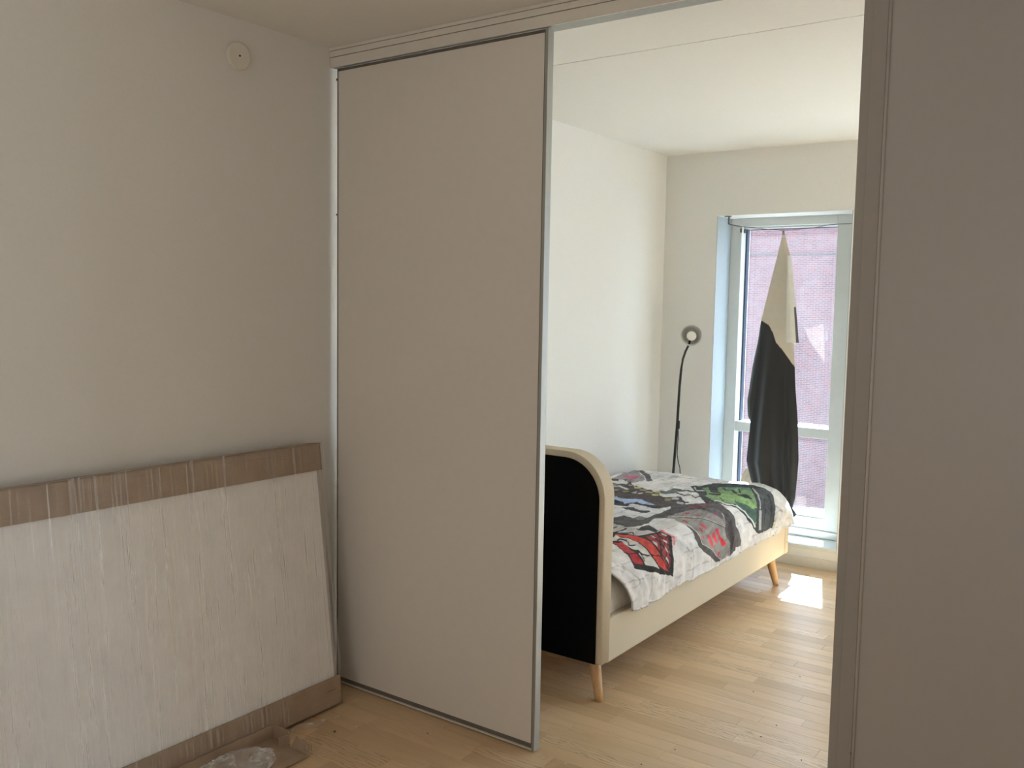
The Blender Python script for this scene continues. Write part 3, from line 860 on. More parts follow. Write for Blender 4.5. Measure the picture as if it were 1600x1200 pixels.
    ('P', (226, 135, 135), 0, [(0.817,0.629),(0.844,0.621),(0.871,0.613),(0.891,0.625),(0.889,0.644),(0.864,0.642),(0.838,0.644),(0.799,0.678)]),
    ('P', (226, 135, 135), 0, [(0.883,0.629),(0.917,0.583),(0.919,0.599),(0.889,0.644)]),
    ('P', (38, 34, 32), 0, [(0.663,0.459),(0.699,0.449),(0.72,0.463),(0.742,0.473),(0.764,0.483),(0.787,0.489),(0.795,0.52),(0.801,0.552),(0.809,0.583),(0.817,0.611),(0.82,0.631),(0.85,0.627),(0.879,0.627),(0.899,0.597),(0.923,0.564),(0.948,0.54),(0.962,0.536),(0.977,0.524),(0.997,0.514),(1.019,0.508),(1.038,0.506),(1.021,0.451),(1.003,0.382),(0.989,0.339),(0.979,0.292),(0.968,0.266),(0.958,0.233),(0.942,0.193),(0.93,0.166),(0.911,0.181),(0.889,0.203),(0.871,0.221),(0.854,0.219),(0.828,0.242),(0.793,0.28),(0.75,0.307),(0.716,0.365)]),
    ('P', (198, 70, 56), 0, [(0.707,0.422),(0.728,0.437),(0.748,0.455),(0.765,0.467),(0.783,0.479),(0.813,0.467),(0.836,0.465),(0.862,0.461),(0.899,0.439),(0.932,0.428),(0.917,0.38),(0.907,0.372),(0.879,0.386),(0.846,0.388),(0.809,0.412),(0.767,0.42),(0.746,0.416),(0.728,0.404)]),
    ('P', (196, 60, 50), 0, [(0.919,0.367),(0.936,0.422),(0.952,0.422),(0.972,0.434),(0.991,0.451),(1.005,0.459),(0.985,0.398),(0.964,0.372),(0.942,0.365)]),
    ('P', (218, 214, 207), 0, [(0.714,0.367),(0.711,0.406),(0.742,0.404),(0.777,0.41),(0.813,0.404),(0.85,0.38),(0.879,0.376),(0.917,0.357),(0.948,0.355),(0.972,0.363),(0.962,0.319),(0.946,0.294),(0.938,0.266),(0.917,0.278),(0.889,0.294),(0.862,0.319),(0.854,0.303),(0.824,0.303),(0.779,0.355),(0.756,0.355),(0.732,0.339)]),
    ('P', (34, 30, 28), 0, [(0.758,0.351),(0.758,0.378),(0.746,0.394),(0.75,0.361)]),
    ('P', (34, 30, 28), 0, [(0.756,0.372),(0.789,0.374),(0.781,0.39),(0.746,0.392)]),
    ('P', (34, 30, 28), 0, [(0.781,0.38),(0.813,0.345),(0.811,0.357),(0.779,0.392)]),
    ('P', (34, 30, 28), 0, [(0.807,0.353),(0.83,0.313),(0.83,0.323),(0.807,0.363)]),
    ('P', (34, 30, 28), 0, [(0.83,0.313),(0.84,0.323),(0.832,0.341),(0.824,0.327)]),
    ('P', (34, 30, 28), 0, [(0.838,0.321),(0.842,0.355),(0.836,0.365),(0.83,0.337)]),
    ('P', (30, 28, 26), 0, [(0.72,0.359),(0.722,0.39),(0.711,0.406),(0.714,0.363)]),
    ('P', (34, 30, 28), 0, [(0.864,0.309),(0.897,0.303),(0.893,0.317),(0.86,0.325)]),
    ('P', (34, 30, 28), 0, [(0.895,0.303),(0.911,0.349),(0.905,0.359),(0.889,0.315)]),
    ('P', (34, 30, 28), 0, [(0.887,0.305),(0.926,0.272),(0.924,0.28),(0.887,0.311)]),
    ('P', (176, 50, 54), 0, [(0.746,0.315),(0.775,0.319),(0.783,0.347),(0.824,0.303),(0.852,0.284),(0.875,0.286),(0.866,0.242),(0.852,0.227),(0.818,0.26),(0.783,0.296)]),
    ('P', (176, 40, 46), 0, [(0.871,0.236),(0.879,0.286),(0.909,0.27),(0.936,0.252),(0.913,0.205),(0.901,0.205)]),
    ('P', (150, 55, 55), 0, [(0.83,0.601),(0.868,0.607),(0.885,0.585),(0.919,0.538),(0.948,0.52),(0.968,0.502),(0.989,0.485),(0.991,0.467),(0.974,0.441),(0.952,0.43),(0.932,0.437),(0.907,0.453),(0.887,0.449),(0.862,0.461),(0.842,0.467),(0.813,0.493),(0.82,0.534),(0.824,0.581)]),
    ('P', (40, 32, 30), 0, [(0.817,0.603),(0.85,0.552),(0.877,0.514),(0.879,0.522),(0.85,0.564),(0.818,0.611)]),
    ('P', (40, 32, 30), 0, [(0.873,0.518),(0.895,0.483),(0.913,0.455),(0.932,0.428),(0.934,0.439),(0.915,0.465),(0.895,0.495),(0.877,0.526)]),
    ('P', (40, 32, 30), 0, [(0.818,0.54),(0.846,0.52),(0.873,0.502),(0.871,0.512),(0.844,0.532),(0.813,0.56)]),
    ('P', (40, 32, 30), 0, [(0.87,0.504),(0.895,0.497),(0.913,0.508),(0.911,0.518),(0.891,0.512),(0.868,0.516)]),
    ('P', (40, 32, 30), 0, [(0.911,0.508),(0.932,0.506),(0.954,0.512),(0.954,0.522),(0.932,0.516),(0.909,0.518)]),
    ('P', (40, 32, 30), 0, [(0.82,0.585),(0.85,0.562),(0.873,0.552),(0.87,0.564),(0.846,0.575),(0.815,0.603)]),
    ('P', (40, 32, 30), 0, [(0.871,0.55),(0.891,0.55),(0.915,0.55),(0.913,0.56),(0.889,0.562),(0.87,0.562)]),
    ('P', (40, 32, 30), 0, [(0.805,0.495),(0.838,0.467),(0.86,0.463),(0.856,0.479),(0.834,0.481),(0.799,0.514)]),
    ('P', (40, 32, 30), 0, [(0.856,0.465),(0.887,0.443),(0.913,0.437),(0.911,0.449),(0.887,0.453),(0.854,0.479)]),
    ('P', (40, 32, 30), 0, [(0.858,0.623),(0.887,0.536),(0.889,0.54),(0.862,0.623)]),
    ('P', (40, 32, 30), 0, [(0.887,0.538),(0.905,0.489),(0.924,0.443),(0.926,0.447),(0.907,0.495),(0.887,0.546)]),
    ('P', (40, 32, 30), 0, [(0.877,0.621),(0.895,0.581),(0.917,0.534),(0.921,0.54),(0.897,0.585),(0.881,0.625)]),
    ('P', (40, 32, 30), 0, [(0.915,0.538),(0.93,0.495),(0.946,0.451),(0.95,0.459),(0.934,0.502),(0.919,0.544)]),
    ('P', (40, 32, 30), 0, [(0.928,0.437),(0.958,0.449),(0.956,0.459),(0.926,0.445)]),
    ('P', (40, 32, 30), 0, [(0.956,0.449),(0.976,0.459),(0.995,0.473),(0.995,0.483),(0.974,0.469),(0.954,0.459)]),
    ('P', (206, 208, 204), 0, [(0.818,0.538),(0.834,0.542),(0.852,0.526),(0.838,0.522)]),
    ('P', (206, 208, 204), 0, [(0.852,0.489),(0.877,0.489),(0.895,0.457),(0.873,0.465)]),
    ('P', (206, 208, 204), 0, [(0.832,0.617),(0.86,0.613),(0.866,0.593),(0.848,0.593)]),
    ('P', (206, 208, 204), 0, [(0.873,0.552),(0.887,0.569),(0.895,0.554),(0.881,0.542)]),
    ('P', (206, 208, 204), 0, [(0.897,0.52),(0.93,0.516),(0.94,0.51),(0.917,0.506)]),
    ('P', (206, 208, 204), 0, [(0.944,0.473),(0.96,0.485),(0.974,0.477),(0.952,0.457)]),
    ('P', (75, 76, 78), 0, [(0.499,1.419),(0.502,1.478),(0.489,1.505),(0.487,1.442)]),
    ('P', (75, 76, 78), 0, [(0.501,1.472),(0.532,1.474),(0.52,1.502),(0.489,1.5)]),
    ('P', (75, 76, 78), 0, [(0.53,1.472),(0.557,1.5),(0.546,1.525),(0.518,1.496)]),
    ('P', (75, 76, 78), 0, [(0.554,1.498),(0.607,1.431),(0.575,1.507),(0.544,1.525)]),
    ('P', (75, 76, 78), 0, [(0.605,1.431),(0.622,1.488),(0.601,1.535),(0.571,1.505)]),
    ('P', (75, 76, 78), 0, [(0.618,1.488),(0.634,1.531),(0.614,1.572),(0.597,1.535)]),
    ('P', (52, 50, 52), 0, [(0.544,1.37),(0.583,1.338),(0.622,1.308),(0.603,1.354),(0.567,1.377),(0.534,1.395)]),
    ('P', (52, 50, 52), 0, [(0.62,1.31),(0.632,1.366),(0.618,1.395),(0.599,1.354)]),
    ('P', (52, 50, 52), 0, [(0.624,1.375),(0.697,1.285),(0.693,1.301),(0.618,1.395)]),
    ('P', (52, 50, 52), 0, [(0.697,1.285),(0.691,1.383),(0.673,1.417),(0.689,1.297)]),
    ('P', (60, 60, 60), 0, [(0.61,1.241),(0.626,1.261),(0.616,1.283),(0.599,1.267)]),
    ('P', (60, 60, 60), 0, [(0.616,1.271),(0.652,1.21),(0.654,1.218),(0.618,1.281)]),
    ('P', (60, 60, 60), 0, [(0.65,1.212),(0.679,1.19),(0.675,1.208),(0.646,1.228)]),
    ('P', (60, 60, 60), 0, [(0.677,1.192),(0.701,1.194),(0.689,1.22),(0.669,1.21)]),
    ('P', (60, 62, 62), 0, [(0.591,1.539),(0.65,1.509),(0.663,1.452),(0.691,1.433),(0.697,1.364),(0.681,1.362),(0.654,1.417)]),
    ('P', (50, 52, 50), 0, [(0.687,1.356),(0.724,1.322),(0.712,1.37),(0.667,1.423)]),
    ('P', (50, 52, 50), 0, [(0.714,1.33),(0.773,1.257),(0.765,1.299),(0.703,1.381)]),
    ('P', (228, 228, 226), 0, [(0.701,1.391),(0.709,1.411),(0.74,1.364),(0.728,1.354)]),
    ('P', (228, 228, 226), 0, [(0.744,1.342),(0.752,1.354),(0.777,1.32),(0.769,1.301)]),
    ('P', (58, 61, 61), 0, [(0.508,1.634),(0.536,1.657),(0.544,1.724),(0.555,1.77),(0.563,1.825),(0.591,1.858),(0.614,1.876),(0.646,1.878),(0.675,1.882),(0.697,1.907),(0.73,1.907),(0.756,1.925),(0.795,1.915),(0.828,1.915),(0.87,1.909),(0.895,1.882),(0.928,1.835),(0.972,1.768),(0.997,1.744),(1.017,1.732),(1.05,1.706),(1.048,1.618),(1.042,1.502),(1.034,1.476),(1.011,1.446),(0.983,1.423),(0.962,1.405),(0.932,1.405),(0.901,1.397),(0.879,1.395),(0.856,1.332),(0.83,1.328),(0.801,1.332),(0.783,1.326),(0.779,1.31),(0.756,1.301),(0.687,1.366),(0.628,1.45),(0.544,1.588)]),
    ('P', (128, 156, 110), 0, [(0.567,1.667),(0.589,1.703),(0.644,1.61),(0.714,1.553),(0.636,1.714),(0.65,1.762),(0.667,1.785),(0.689,1.797),(0.711,1.809),(0.736,1.811),(0.756,1.827),(0.771,1.854),(0.815,1.785),(0.877,1.657),(0.919,1.576),(0.907,1.559),(0.932,1.523),(0.956,1.5),(0.981,1.49),(1.003,1.462),(0.968,1.44),(0.938,1.431),(0.911,1.437),(0.871,1.423),(0.86,1.419),(0.844,1.375),(0.818,1.356),(0.783,1.375),(0.762,1.348),(0.691,1.419),(0.681,1.472)]),
    ('P', (104, 140, 124), 0, [(0.654,1.768),(0.675,1.791),(0.701,1.803),(0.732,1.801),(0.754,1.821),(0.773,1.85),(0.797,1.819),(0.767,1.795),(0.738,1.775),(0.714,1.756),(0.685,1.754),(0.663,1.73)]),
    ('P', (146, 178, 116), 0, [(0.724,1.519),(0.736,1.555),(0.746,1.598),(0.752,1.653),(0.773,1.667),(0.793,1.687),(0.864,1.598),(0.889,1.582),(0.911,1.58),(0.913,1.531),(0.877,1.511),(0.84,1.494),(0.836,1.442),(0.824,1.407),(0.811,1.377),(0.76,1.415)]),
    ('P', (76, 102, 88), 0, [(0.842,1.472),(0.864,1.486),(0.883,1.507),(0.915,1.527),(0.921,1.567),(0.938,1.533),(0.96,1.507),(0.981,1.49),(0.983,1.458),(0.948,1.44),(0.907,1.437),(0.87,1.427)]),
    ('P', (45, 52, 45), 0, [(0.707,1.748),(0.738,1.728),(0.771,1.671),(0.791,1.706),(0.83,1.681),(0.864,1.634),(0.864,1.606),(0.824,1.628),(0.777,1.657),(0.748,1.689),(0.712,1.726)]),
    ('P', (50, 60, 50), 0, [(0.587,1.699),(0.683,1.527),(0.659,1.596),(0.585,1.718)]),
    ('P', (50, 60, 50), 0, [(0.681,1.531),(0.726,1.543),(0.699,1.61),(0.65,1.606)]),
    ('P', (50, 60, 50), 0, [(0.616,1.724),(0.732,1.521),(0.73,1.539),(0.616,1.738)]),
    ('P', (50, 60, 50), 0, [(0.659,1.732),(0.693,1.699),(0.683,1.73),(0.654,1.754)]),
    ('P', (50, 60, 50), 0, [(0.691,1.701),(0.716,1.728),(0.709,1.748),(0.679,1.73)]),
    ('P', (50, 60, 50), 0, [(0.712,1.726),(0.752,1.677),(0.748,1.697),(0.709,1.746)]),
    ('P', (48, 56, 48), 0, [(0.689,1.474),(0.712,1.498),(0.74,1.511),(0.728,1.539),(0.703,1.521),(0.679,1.498)]),
    ('P', (45, 52, 45), 0, [(0.734,1.773),(0.769,1.712),(0.769,1.73),(0.738,1.785)]),
    ('P', (45, 56, 46), 0, [(0.834,1.47),(0.86,1.425),(0.86,1.437),(0.834,1.484)]),
    ('P', (48, 58, 48), 0, [(0.758,1.448),(0.813,1.368),(0.809,1.387),(0.752,1.468)]),
    ('P', (228, 231, 228), 0, [(0.779,1.332),(0.795,1.352),(0.781,1.383),(0.767,1.356)]),
    ('P', (228, 231, 228), 0, [(0.789,1.352),(0.826,1.336),(0.824,1.35),(0.781,1.379)]),
    ('P', (228, 231, 228), 0, [(0.824,1.336),(0.856,1.352),(0.85,1.37),(0.82,1.35)]),
    ('P', (228, 231, 228), 0, [(0.852,1.352),(0.871,1.413),(0.868,1.425),(0.848,1.366)]),
    ('P', (228, 231, 228), 0, [(0.87,1.407),(0.897,1.411),(0.895,1.427),(0.866,1.425)]),
    ('P', (228, 231, 228), 0, [(0.895,1.411),(0.915,1.425),(0.909,1.442),(0.891,1.425)]),
    ('P', (228, 231, 228), 0, [(0.909,1.425),(0.946,1.419),(0.944,1.431),(0.907,1.442)]),
    ('P', (228, 231, 228), 0, [(0.944,1.417),(0.97,1.442),(0.966,1.456),(0.94,1.431)]),
    ('P', (228, 231, 228), 0, [(0.964,1.437),(1.005,1.458),(1.005,1.474),(0.964,1.456)]),
    ('P', (226, 230, 226), 0, [(0.536,1.622),(0.601,1.521),(0.593,1.547),(0.534,1.636)]),
    ('P', (226, 230, 226), 0, [(0.599,1.523),(0.64,1.525),(0.624,1.561),(0.581,1.563)]),
    ('P', (76, 80, 81), 0, [(0.789,1.866),(0.813,1.882),(0.832,1.907),(0.873,1.898),(0.897,1.868),(0.926,1.827),(0.972,1.762),(0.995,1.738),(1.015,1.724),(1.046,1.697),(1.038,1.58),(1.03,1.559),(1.005,1.559),(0.983,1.569),(0.962,1.59),(0.94,1.618),(0.915,1.657),(0.885,1.716),(0.838,1.783)]),
    ('P', (52, 54, 56), 0, [(0.873,1.844),(0.897,1.811),(0.926,1.777),(0.924,1.799),(0.899,1.829),(0.873,1.862)]),
    ('P', (52, 54, 56), 0, [(0.919,1.789),(0.95,1.742),(0.981,1.714),(0.983,1.73),(0.954,1.756),(0.921,1.805)]),
    ('P', (52, 54, 56), 0, [(0.976,1.72),(0.995,1.689),(1.015,1.667),(1.036,1.653),(1.042,1.677),(1.021,1.691),(1.001,1.712),(0.979,1.734)]),
    ('P', (54, 56, 57), 0, [(0.889,1.748),(0.919,1.693),(0.95,1.649),(0.952,1.663),(0.921,1.71),(0.891,1.76)]),
    ('P', (54, 56, 57), 0, [(0.948,1.653),(0.974,1.606),(1.001,1.576),(1.003,1.592),(0.977,1.622),(0.95,1.665)]),
    ('P', (200, 205, 203), 0, [(0.785,1.852),(0.848,1.76),(0.844,1.785),(0.783,1.87)]),
    ('P', (200, 205, 203), 0, [(0.838,1.779),(0.871,1.712),(0.899,1.663),(0.899,1.683),(0.873,1.73),(0.842,1.789)]),
    ('P', (200, 205, 203), 0, [(0.895,1.669),(0.928,1.6),(0.93,1.616),(0.897,1.687)]),
    ('P', (188, 186, 183), 0, [(0.932,1.588),(0.952,1.555),(0.976,1.525),(0.999,1.511),(1.027,1.505),(1.03,1.537),(1.005,1.543),(0.981,1.557),(0.958,1.582),(0.936,1.618)]),
    ('P', (192, 196, 125), 0, [(1.005,1.746),(1.025,1.73),(1.048,1.714),(1.05,1.722),(1.025,1.738),(1.005,1.754)]),
]
wob = 0.0022
cols = paint(S + wob * vnoise(S * 45, T * 45, 3), T + wob * vnoise(S * 45, T * 45, 4), srgb(238, 234, 231)[:3], PRINT)
# painted white-brick ground of the print: pale smudges and thin cracks
sm = np.clip(0.5 + 0.5 * vnoise(S * 14, T * 9, 11) + 0.35 * vnoise(S * 40, T * 30, 12), 0, 1).ravel()
cr = np.abs(vnoise(S * 12 + 1.5 * vnoise(S * 7, T * 7, 21), T * 5, 22)).ravel()
rowk = (S / 0.075 + 0.12 * vnoise(S * 9, T * 6, 31))
mort = (np.abs(rowk - np.round(rowk)) < 0.035).ravel() * 1.0
spk = np.clip((vnoise(S * 85, T * 85, 71) * vnoise(S * 11, T * 11, 72)).ravel() * 2.2 - 0.75, 0, 1)
dry = vnoise(S * 150 + T * 30, T * 22, 73).ravel()
light = cols.min(axis=1) > 0.42
k = np.where(light, 1 - 0.27 * sm - 0.30 * np.clip(1 - cr / 0.05, 0, 1) - 0.22 * mort * (sm > 0.35) - 0.35 * spk, 1 + 0.30 * (0.5 - sm) + 0.25 * dry)
cols = cols * k[:, None]
duv = np_mesh('duvet', P3.reshape(-1, 3), grid_faces(NS, NTT), 'duvet', None, True, cols)
so = duv.modifiers.new('thickness', 'SOLIDIFY')
so.thickness = 0.008
so.offset = -1.0
tag(duv, 'white duvet with colourful graffiti brick print spread over the bed', 'duvet')

# ---------------------------------------------------------------- floor lamp
LX, LY = -2.497, 5.285
lamp = thing('floor_lamp', 'slim black floor lamp with small round white reflector head', 'lamp', (LX, LY, 0))
bm = bmesh.new()
add_lathe(bm, [(0.001, 0.022), (0.03, 0.022), (0.085, 0.016), (0.092, 0.010), (0.092, 0.0), (0.001, 0.0)], (LX, LY, 0), (0, 0, 1), 32)
obj('lamp_base', bm, 'black_metal', lamp, True)
pole = [(LX, LY, 0.015), (-2.494, 5.28, 0.48), (-2.478, 5.28, 0.80), (-2.470, 5.28, 1.05), (-2.463, 5.28, 1.15), (-2.454, 5.28, 1.212), (-2.440, 5.285, 1.262), (-2.425, 5.30, 1.305)]
tube('pole', 'black_metal', lamp, pole, [0.0085, 0.0085, 0.0085, 0.008, 0.0075, 0.007, 0.007, 0.007], 14)
hc = Vector((-2.403, 5.28, 1.363))
ax = (Vector((0, 0, CAM_H)) - hc).normalized()
ax = (ax + Vector((0.03, 0, -0.02))).normalized()
bm = bmesh.new()
add_lathe(bm, [(0.020, -0.085), (0.030, -0.080), (0.045, -0.062), (0.058, -0.030), (0.0655, 0.0), (0.0660, 0.002), (0.0645, 0.002), (0.0565, -0.030), (0.0435, -0.060), (0.028, -0.077), (0.001, -0.080)], hc, ax, 40, cap=False)
sh = obj('lamp_shade', bm, 'lamp_white', lamp, True)
bm = bmesh.new()
add_lathe(bm, [(0.001, -0.072), (0.018, -0.072), (0.018, -0.040), (0.001, -0.040)], hc, ax, 24)
obj('socket', bm, 'black_metal', sh, True)
bm = bmesh.new()
add_lathe(bm, [(0.013, -0.045), (0.016, -0.034), (0.026, -0.020), (0.0295, -0.010), (0.0295, -0.006), (0.027, -0.004), (0.022, -0.0045), (0.018, -0.003), (0.010, -0.0035), (0.001, -0.003)], hc - ax * 0.004 + Vector((0.002, 0, -0.004)), ax, 32)
obj('bulb', bm, 'bulb', lamp, True)
bm = bmesh.new()
add_lathe(bm, [(0.001, -0.115), (0.011, -0.113), (0.018, -0.098), (0.020, -0.084)], hc, ax, 24)
add_tube(bm, [Vector((-2.425, 5.30, 1.300)), hc - ax * 0.10], 0.006, 10)
obj('lamp_joint', bm, 'black_metal', lamp, True)
bm = bmesh.new()
add_box(bm, -2.475, -2.457, 5.262, 5.278, 0.772, 0.826, bevel=0.004)
obj('switch', bm, 'black_metal', lamp)
tube('cord', 'black_metal', lamp, [(-2.472, 5.278, 0.95), (-2.468, 5.273, 0.88), (-2.466, 5.270, 0.80), (-2.464, 5.270, 0.72), (-2.466, 5.27, 0.66), (-2.467, 5.27, 0.61), (-2.458, 5.27, 0.565), (-2.446, 5.27, 0.53), (-2.442, 5.27, 0.49), (-2.444, 5.275, 0.40), (-2.455, 5.28, 0.25), (-2.465, 5.29, 0.022)], 0.0028, 8)

# ---------------------------------------------------------------- curtain wire, clips, hanging cloth
cw = thing('curtain_wire', 'thin steel curtain wire with bracket across the balcony window niche', 'curtain wire', (-2.25, 5.44, 2.10))
bm = bmesh.new()
add_lathe(bm, [(0.001, 0.0), (0.022, 0.0), (0.022, 0.005), (0.001, 0.005)], (-2.262, 5.45, NZ1 - 0.0052), (0, 0, 1), 24)
add_tube(bm, [(-2.256, 5.45, NZ1 - 0.004), (-2.256, 5.45, 2.052)], 0.005, 12)
add_tube(bm, [(-2.256, 5.45, 2.055), (-2.225, 5.452, 2.046), (-2.185, 5.455, 2.038)], 0.004, 10)
obj('bracket', bm, 'steel', cw, True)
wp = []
for k in range(21):
    u = k / 20
    x = -2.19 + u * 0.688
    z = 2.038 - 0.028 * math.sin(math.pi * min(1, u / 0.82) ** 1.15) - 0.008 * u
    if abs(x + 1.912) < 0.02: z -= 0.002
    wp.append((x, 5.456 + 0.01 * u, z))
tube('wire', 'steel', cw, wp, 0.0019, 8)
def clip(x, y, z, label):
    c = thing('curtain_clip', label, 'clip', (x, y, z), 'clips on the curtain wire')
    bm = bmesh.new()
    ring = [(x + 0.006 * math.cos(a), y, z + 0.006 * math.sin(a)) for a in [2 * math.pi * k / 14 for k in range(15)]]
    add_tube(bm, ring, 0.0012, 6, cap=False)
    obj('ring', bm, 'steel', c, True)
    bm = bmesh.new()
    add_box(bm, x - 0.006, x - 0.001, y - 0.004, y + 0.004, z - 0.030, z - 0.005, bevel=0.001)
    add_box(bm, x + 0.001, x + 0.006, y - 0.004, y + 0.004, z - 0.030, z - 0.005, bevel=0.001)
    obj('jaw', bm, 'steel', c)
clip(-2.176, 5.456, 2.029, 'empty steel curtain clip nearest the window bracket')
clip(-2.152, 5.456, 2.025, 'empty steel curtain clip second from the window bracket')
clip(-1.912, 5.459, 2.006, 'steel curtain clip gripping the top of the hanging cloth')

cur = thing('hanging_curtain', 'black and cream blackout curtain hanging by one corner before the window', 'curtain', (-1.92, 5.47, 0.28))
CL = [(-1.916, 1.99), (-1.962, 1.777), (-1.995, 1.622), (-2.029, 1.466), (-2.035, 1.23), (-2.058, 0.991), (-2.076, 0.83), (-2.095, 0.587), (-2.061, 0.462), (-1.987, 0.278)]
CR = [(-1.908, 1.99), (-1.867, 1.852), (-1.853, 1.7), (-1.829, 1.509), (-1.813, 1.241), (-1.802, 1.087), (-1.777, 0.857), (-1.763, 0.625), (-1.772, 0.388), (-1.795, 0.286)]
BD = [(-2.033, 1.466), (-1.975, 1.436), (-1.945, 1.39), (-1.923, 1.333), (-1.869, 1.269), (-1.807, 1.187)]
def edge(L, z):
    zs = np.array([p[1] for p in L])[::-1]; xs = np.array([p[0] for p in L])[::-1]
    return np.interp(z, zs, xs)
CREAM = np.array(srgb(206, 197, 180)[:3]); BLK = np.array((0.010, 0.010, 0.0105))
def sheet(name, Lf, Rt, z0, z1, yfun, colfun, nu=90, nv=260):
    u, v = np.meshgrid(np.linspace(0, 1, nu), np.linspace(0, 1, nv), indexing='ij')
    z = z1 + (z0 - z1) * v
    xl, xr = edge(Lf, z), edge(Rt, z)
    x = xl + (xr - xl) * u
    y = yfun(u, z)
    c = colfun(x, z, u)
    o = np_mesh(name, np.stack([x, y, z], -1).reshape(-1, 3), grid_faces(nu, nv), 'curtain', cur, True, c.reshape(-1, 3))
    m = o.modifiers.new('thickness', 'SOLIDIFY'); m.thickness = 0.0025; m.offset = 0
    return o
def y_main(u, z):
    d = np.clip((1.99 - z) / 1.7, 0, 1)
    amp = 0.012 + 0.028 * d
    y = 5.468 - amp * np.sin(math.pi * u) * 0.9
    y += amp * 0.62 * np.sin(u * 11.0 + 1.1 * np.sin(z * 2.3)) * np.clip(1.6 - z, 0.12, 1)
    y += amp * 0.34 * np.sin(u * 23.0 + z * 2.0 + 2.0) * np.clip(1.3 - z, 0.02, 1)
    y += 0.006 * vnoise(u * 6 + z * 2, z * 8, 5) * np.clip(1.0 - z, 0, 1)
    return y
def c_main(x, z, u):
    bx = np.array([p[0] for p in BD]); bz = np.array([p[1] for p in BD])
    zb = np.interp(x, bx, bz)
    m = (z > zb)[..., None]
    return np.where(m, CREAM, BLK)
sheet('cloth', CL, CR, 0.285, 1.99, y_main, c_main)
sheet('rear_fold', [(-2.040, 1.46), (-2.080, 1.187), (-2.110, 0.965), (-2.098, 0.866), (-2.062, 0.789)], [(-2.02, 1.46), (-1.99, 1.187), (-1.99, 0.965), (-1.99, 0.866), (-1.99, 0.789)], 0.79, 1.46,
      lambda u, z: 5.497 - 0.02 * np.sin(u * 3.0) + 0.004 * np.sin(z * 20), lambda x, z, u: np.where((u < 0.16)[..., None], np.array((0.09, 0.10, 0.10)), BLK), 30, 90)  # lighter strip paints a grey-blue sheen along the fold edge
FL_ = [(-1.872, 1.86), (-1.868, 1.70), (-1.863, 1.508), (-1.859, 1.335)]
FR_ = [(-1.860, 1.86), (-1.836, 1.70), (-1.812, 1.509), (-1.790, 1.335)]
sheet('turned_corner', FL_, FR_, 1.335, 1.855, lambda u, z: 5.432 + 0.028 * u - 0.012 * np.sin(u * 3.1), lambda x, z, u: np.where((u > 0.80)[..., None] & (z < 1.55)[..., None], np.array((0.10, 0.10, 0.11)), np.array(srgb(222, 220, 212)[:3])), 30, 90)
sheet('bottom_tail', [(-1.84, 0.36), (-1.83, 0.25)], [(-1.795, 0.36), (-1.750, 0.30), (-1.80, 0.25)], 0.25, 0.355, lambda u, z: 5.43 + 0.03 * (1 - u) - 0.01 * np.sin(u * 4 + z * 20), lambda x, z, u: np.tile(np.array((0.05, 0.07, 0.10)), (*u.shape, 1)), 24, 30)
sheet('cream_hem', [(-2.10, 0.54), (-2.131, 0.477), (-2.105, 0.36), (-2.06, 0.30)], [(-2.05, 0.54), (-2.02, 0.477), (-2.0, 0.36), (-1.98, 0.30)], 0.30, 0.54, lambda u, z: 5.50 + 0.008 * np.sin(u * 9), lambda x, z, u: np.tile(CREAM, (*u.shape, 1)), 30, 40)

# ---------------------------------------------------------------- round cover plate on left wall
pl = thing('cover_plate', 'round ivory cover plate high on the left wall', 'cover plate', (XL, 2.083, 2.368))
bm = bmesh.new()
add_lathe(bm, [(0.044, 0.0), (0.044, 0.006), (0.0465, 0.006), (0.0465, 0.014), (0.045, 0.0165), (0.042, 0.0175), (0.004, 0.018), (0.004, 0.012), (0.0005, 0.012)], (XL, 2.083, 2.368), (1, 0, 0), 48)
obj('disc', bm, 'plate_white', pl)
bm = bmesh.new()
add_lathe(bm, [(0.0036, 0.0125), (0.0036, 0.0185), (0.0005, 0.0185)], (XL, 2.083, 2.368), (1, 0, 0), 16)
obj('screw_hole', bm, 'hole', pl)

# ---------------------------------------------------------------- wrapped panel leaning on the left wall
YE = 2.395; YS = 0.45
pk = thing('wrapped_panel', 'white furniture panel in stretch film with cardboard edges leaning on wall', 'package', (-2.51, 1.5, 0))
ang = math.atan2(0.122, 0.99)
def lean(p):      # local (d behind the front face, y, h up the face) -> world
    d, y, h = p
    return Vector((-2.474 - d * math.cos(ang) - h * math.sin(ang), y, h * math.cos(ang) - d * math.sin(ang) + 0.009))
def lbox(bm, d0, d1, y0, y1, h0, h1):
    n0 = len(bm.verts)
    vs0 = set(bm.verts)
    add_box(bm, d0, d1, y0, y1, h0, h1)
    for v in bm.verts:
        if v not in vs0:
            v.co = lean(v.co)
HT, TH = 0.995, 0.062
bm = bmesh.new(); lbox(bm, 0.010, TH - 0.008, YS, YE - 0.022, 0.006, HT - 0.006)
obj('white_panel', bm, 'foam', pk)
def channel(name, h0, h1, lip, y1):
    bm = bmesh.new()
    t = 0.004
    lbox(bm, 0.0, t, YS, y1, h0, h1)
    lbox(bm, TH - t, TH, YS, y1, h0, h1)
    if lip == 'top':
        lbox(bm, 0.0, TH, YS, y1, h1 - t, h1)
    else:
        lbox(bm, 0.0, TH, YS, y1, h0, h0 + t)
    lbox(bm, 0.0, TH, y1 - t, y1, h0, h1 if lip == 'top' else h1 - 0.012)
    return obj(name, bm, 'cardboard', pk)
channel('top_edge_cap', HT - 0.102, HT, 'top', YE - 0.004)
channel('bottom_edge_cap', 0.0, 0.107, 'bottom', YE)
bm = bmesh.new(); lbox(bm, 0.012, TH - 0.012, YE - 0.022, YE - 0.010, 0.02, HT - 0.02)
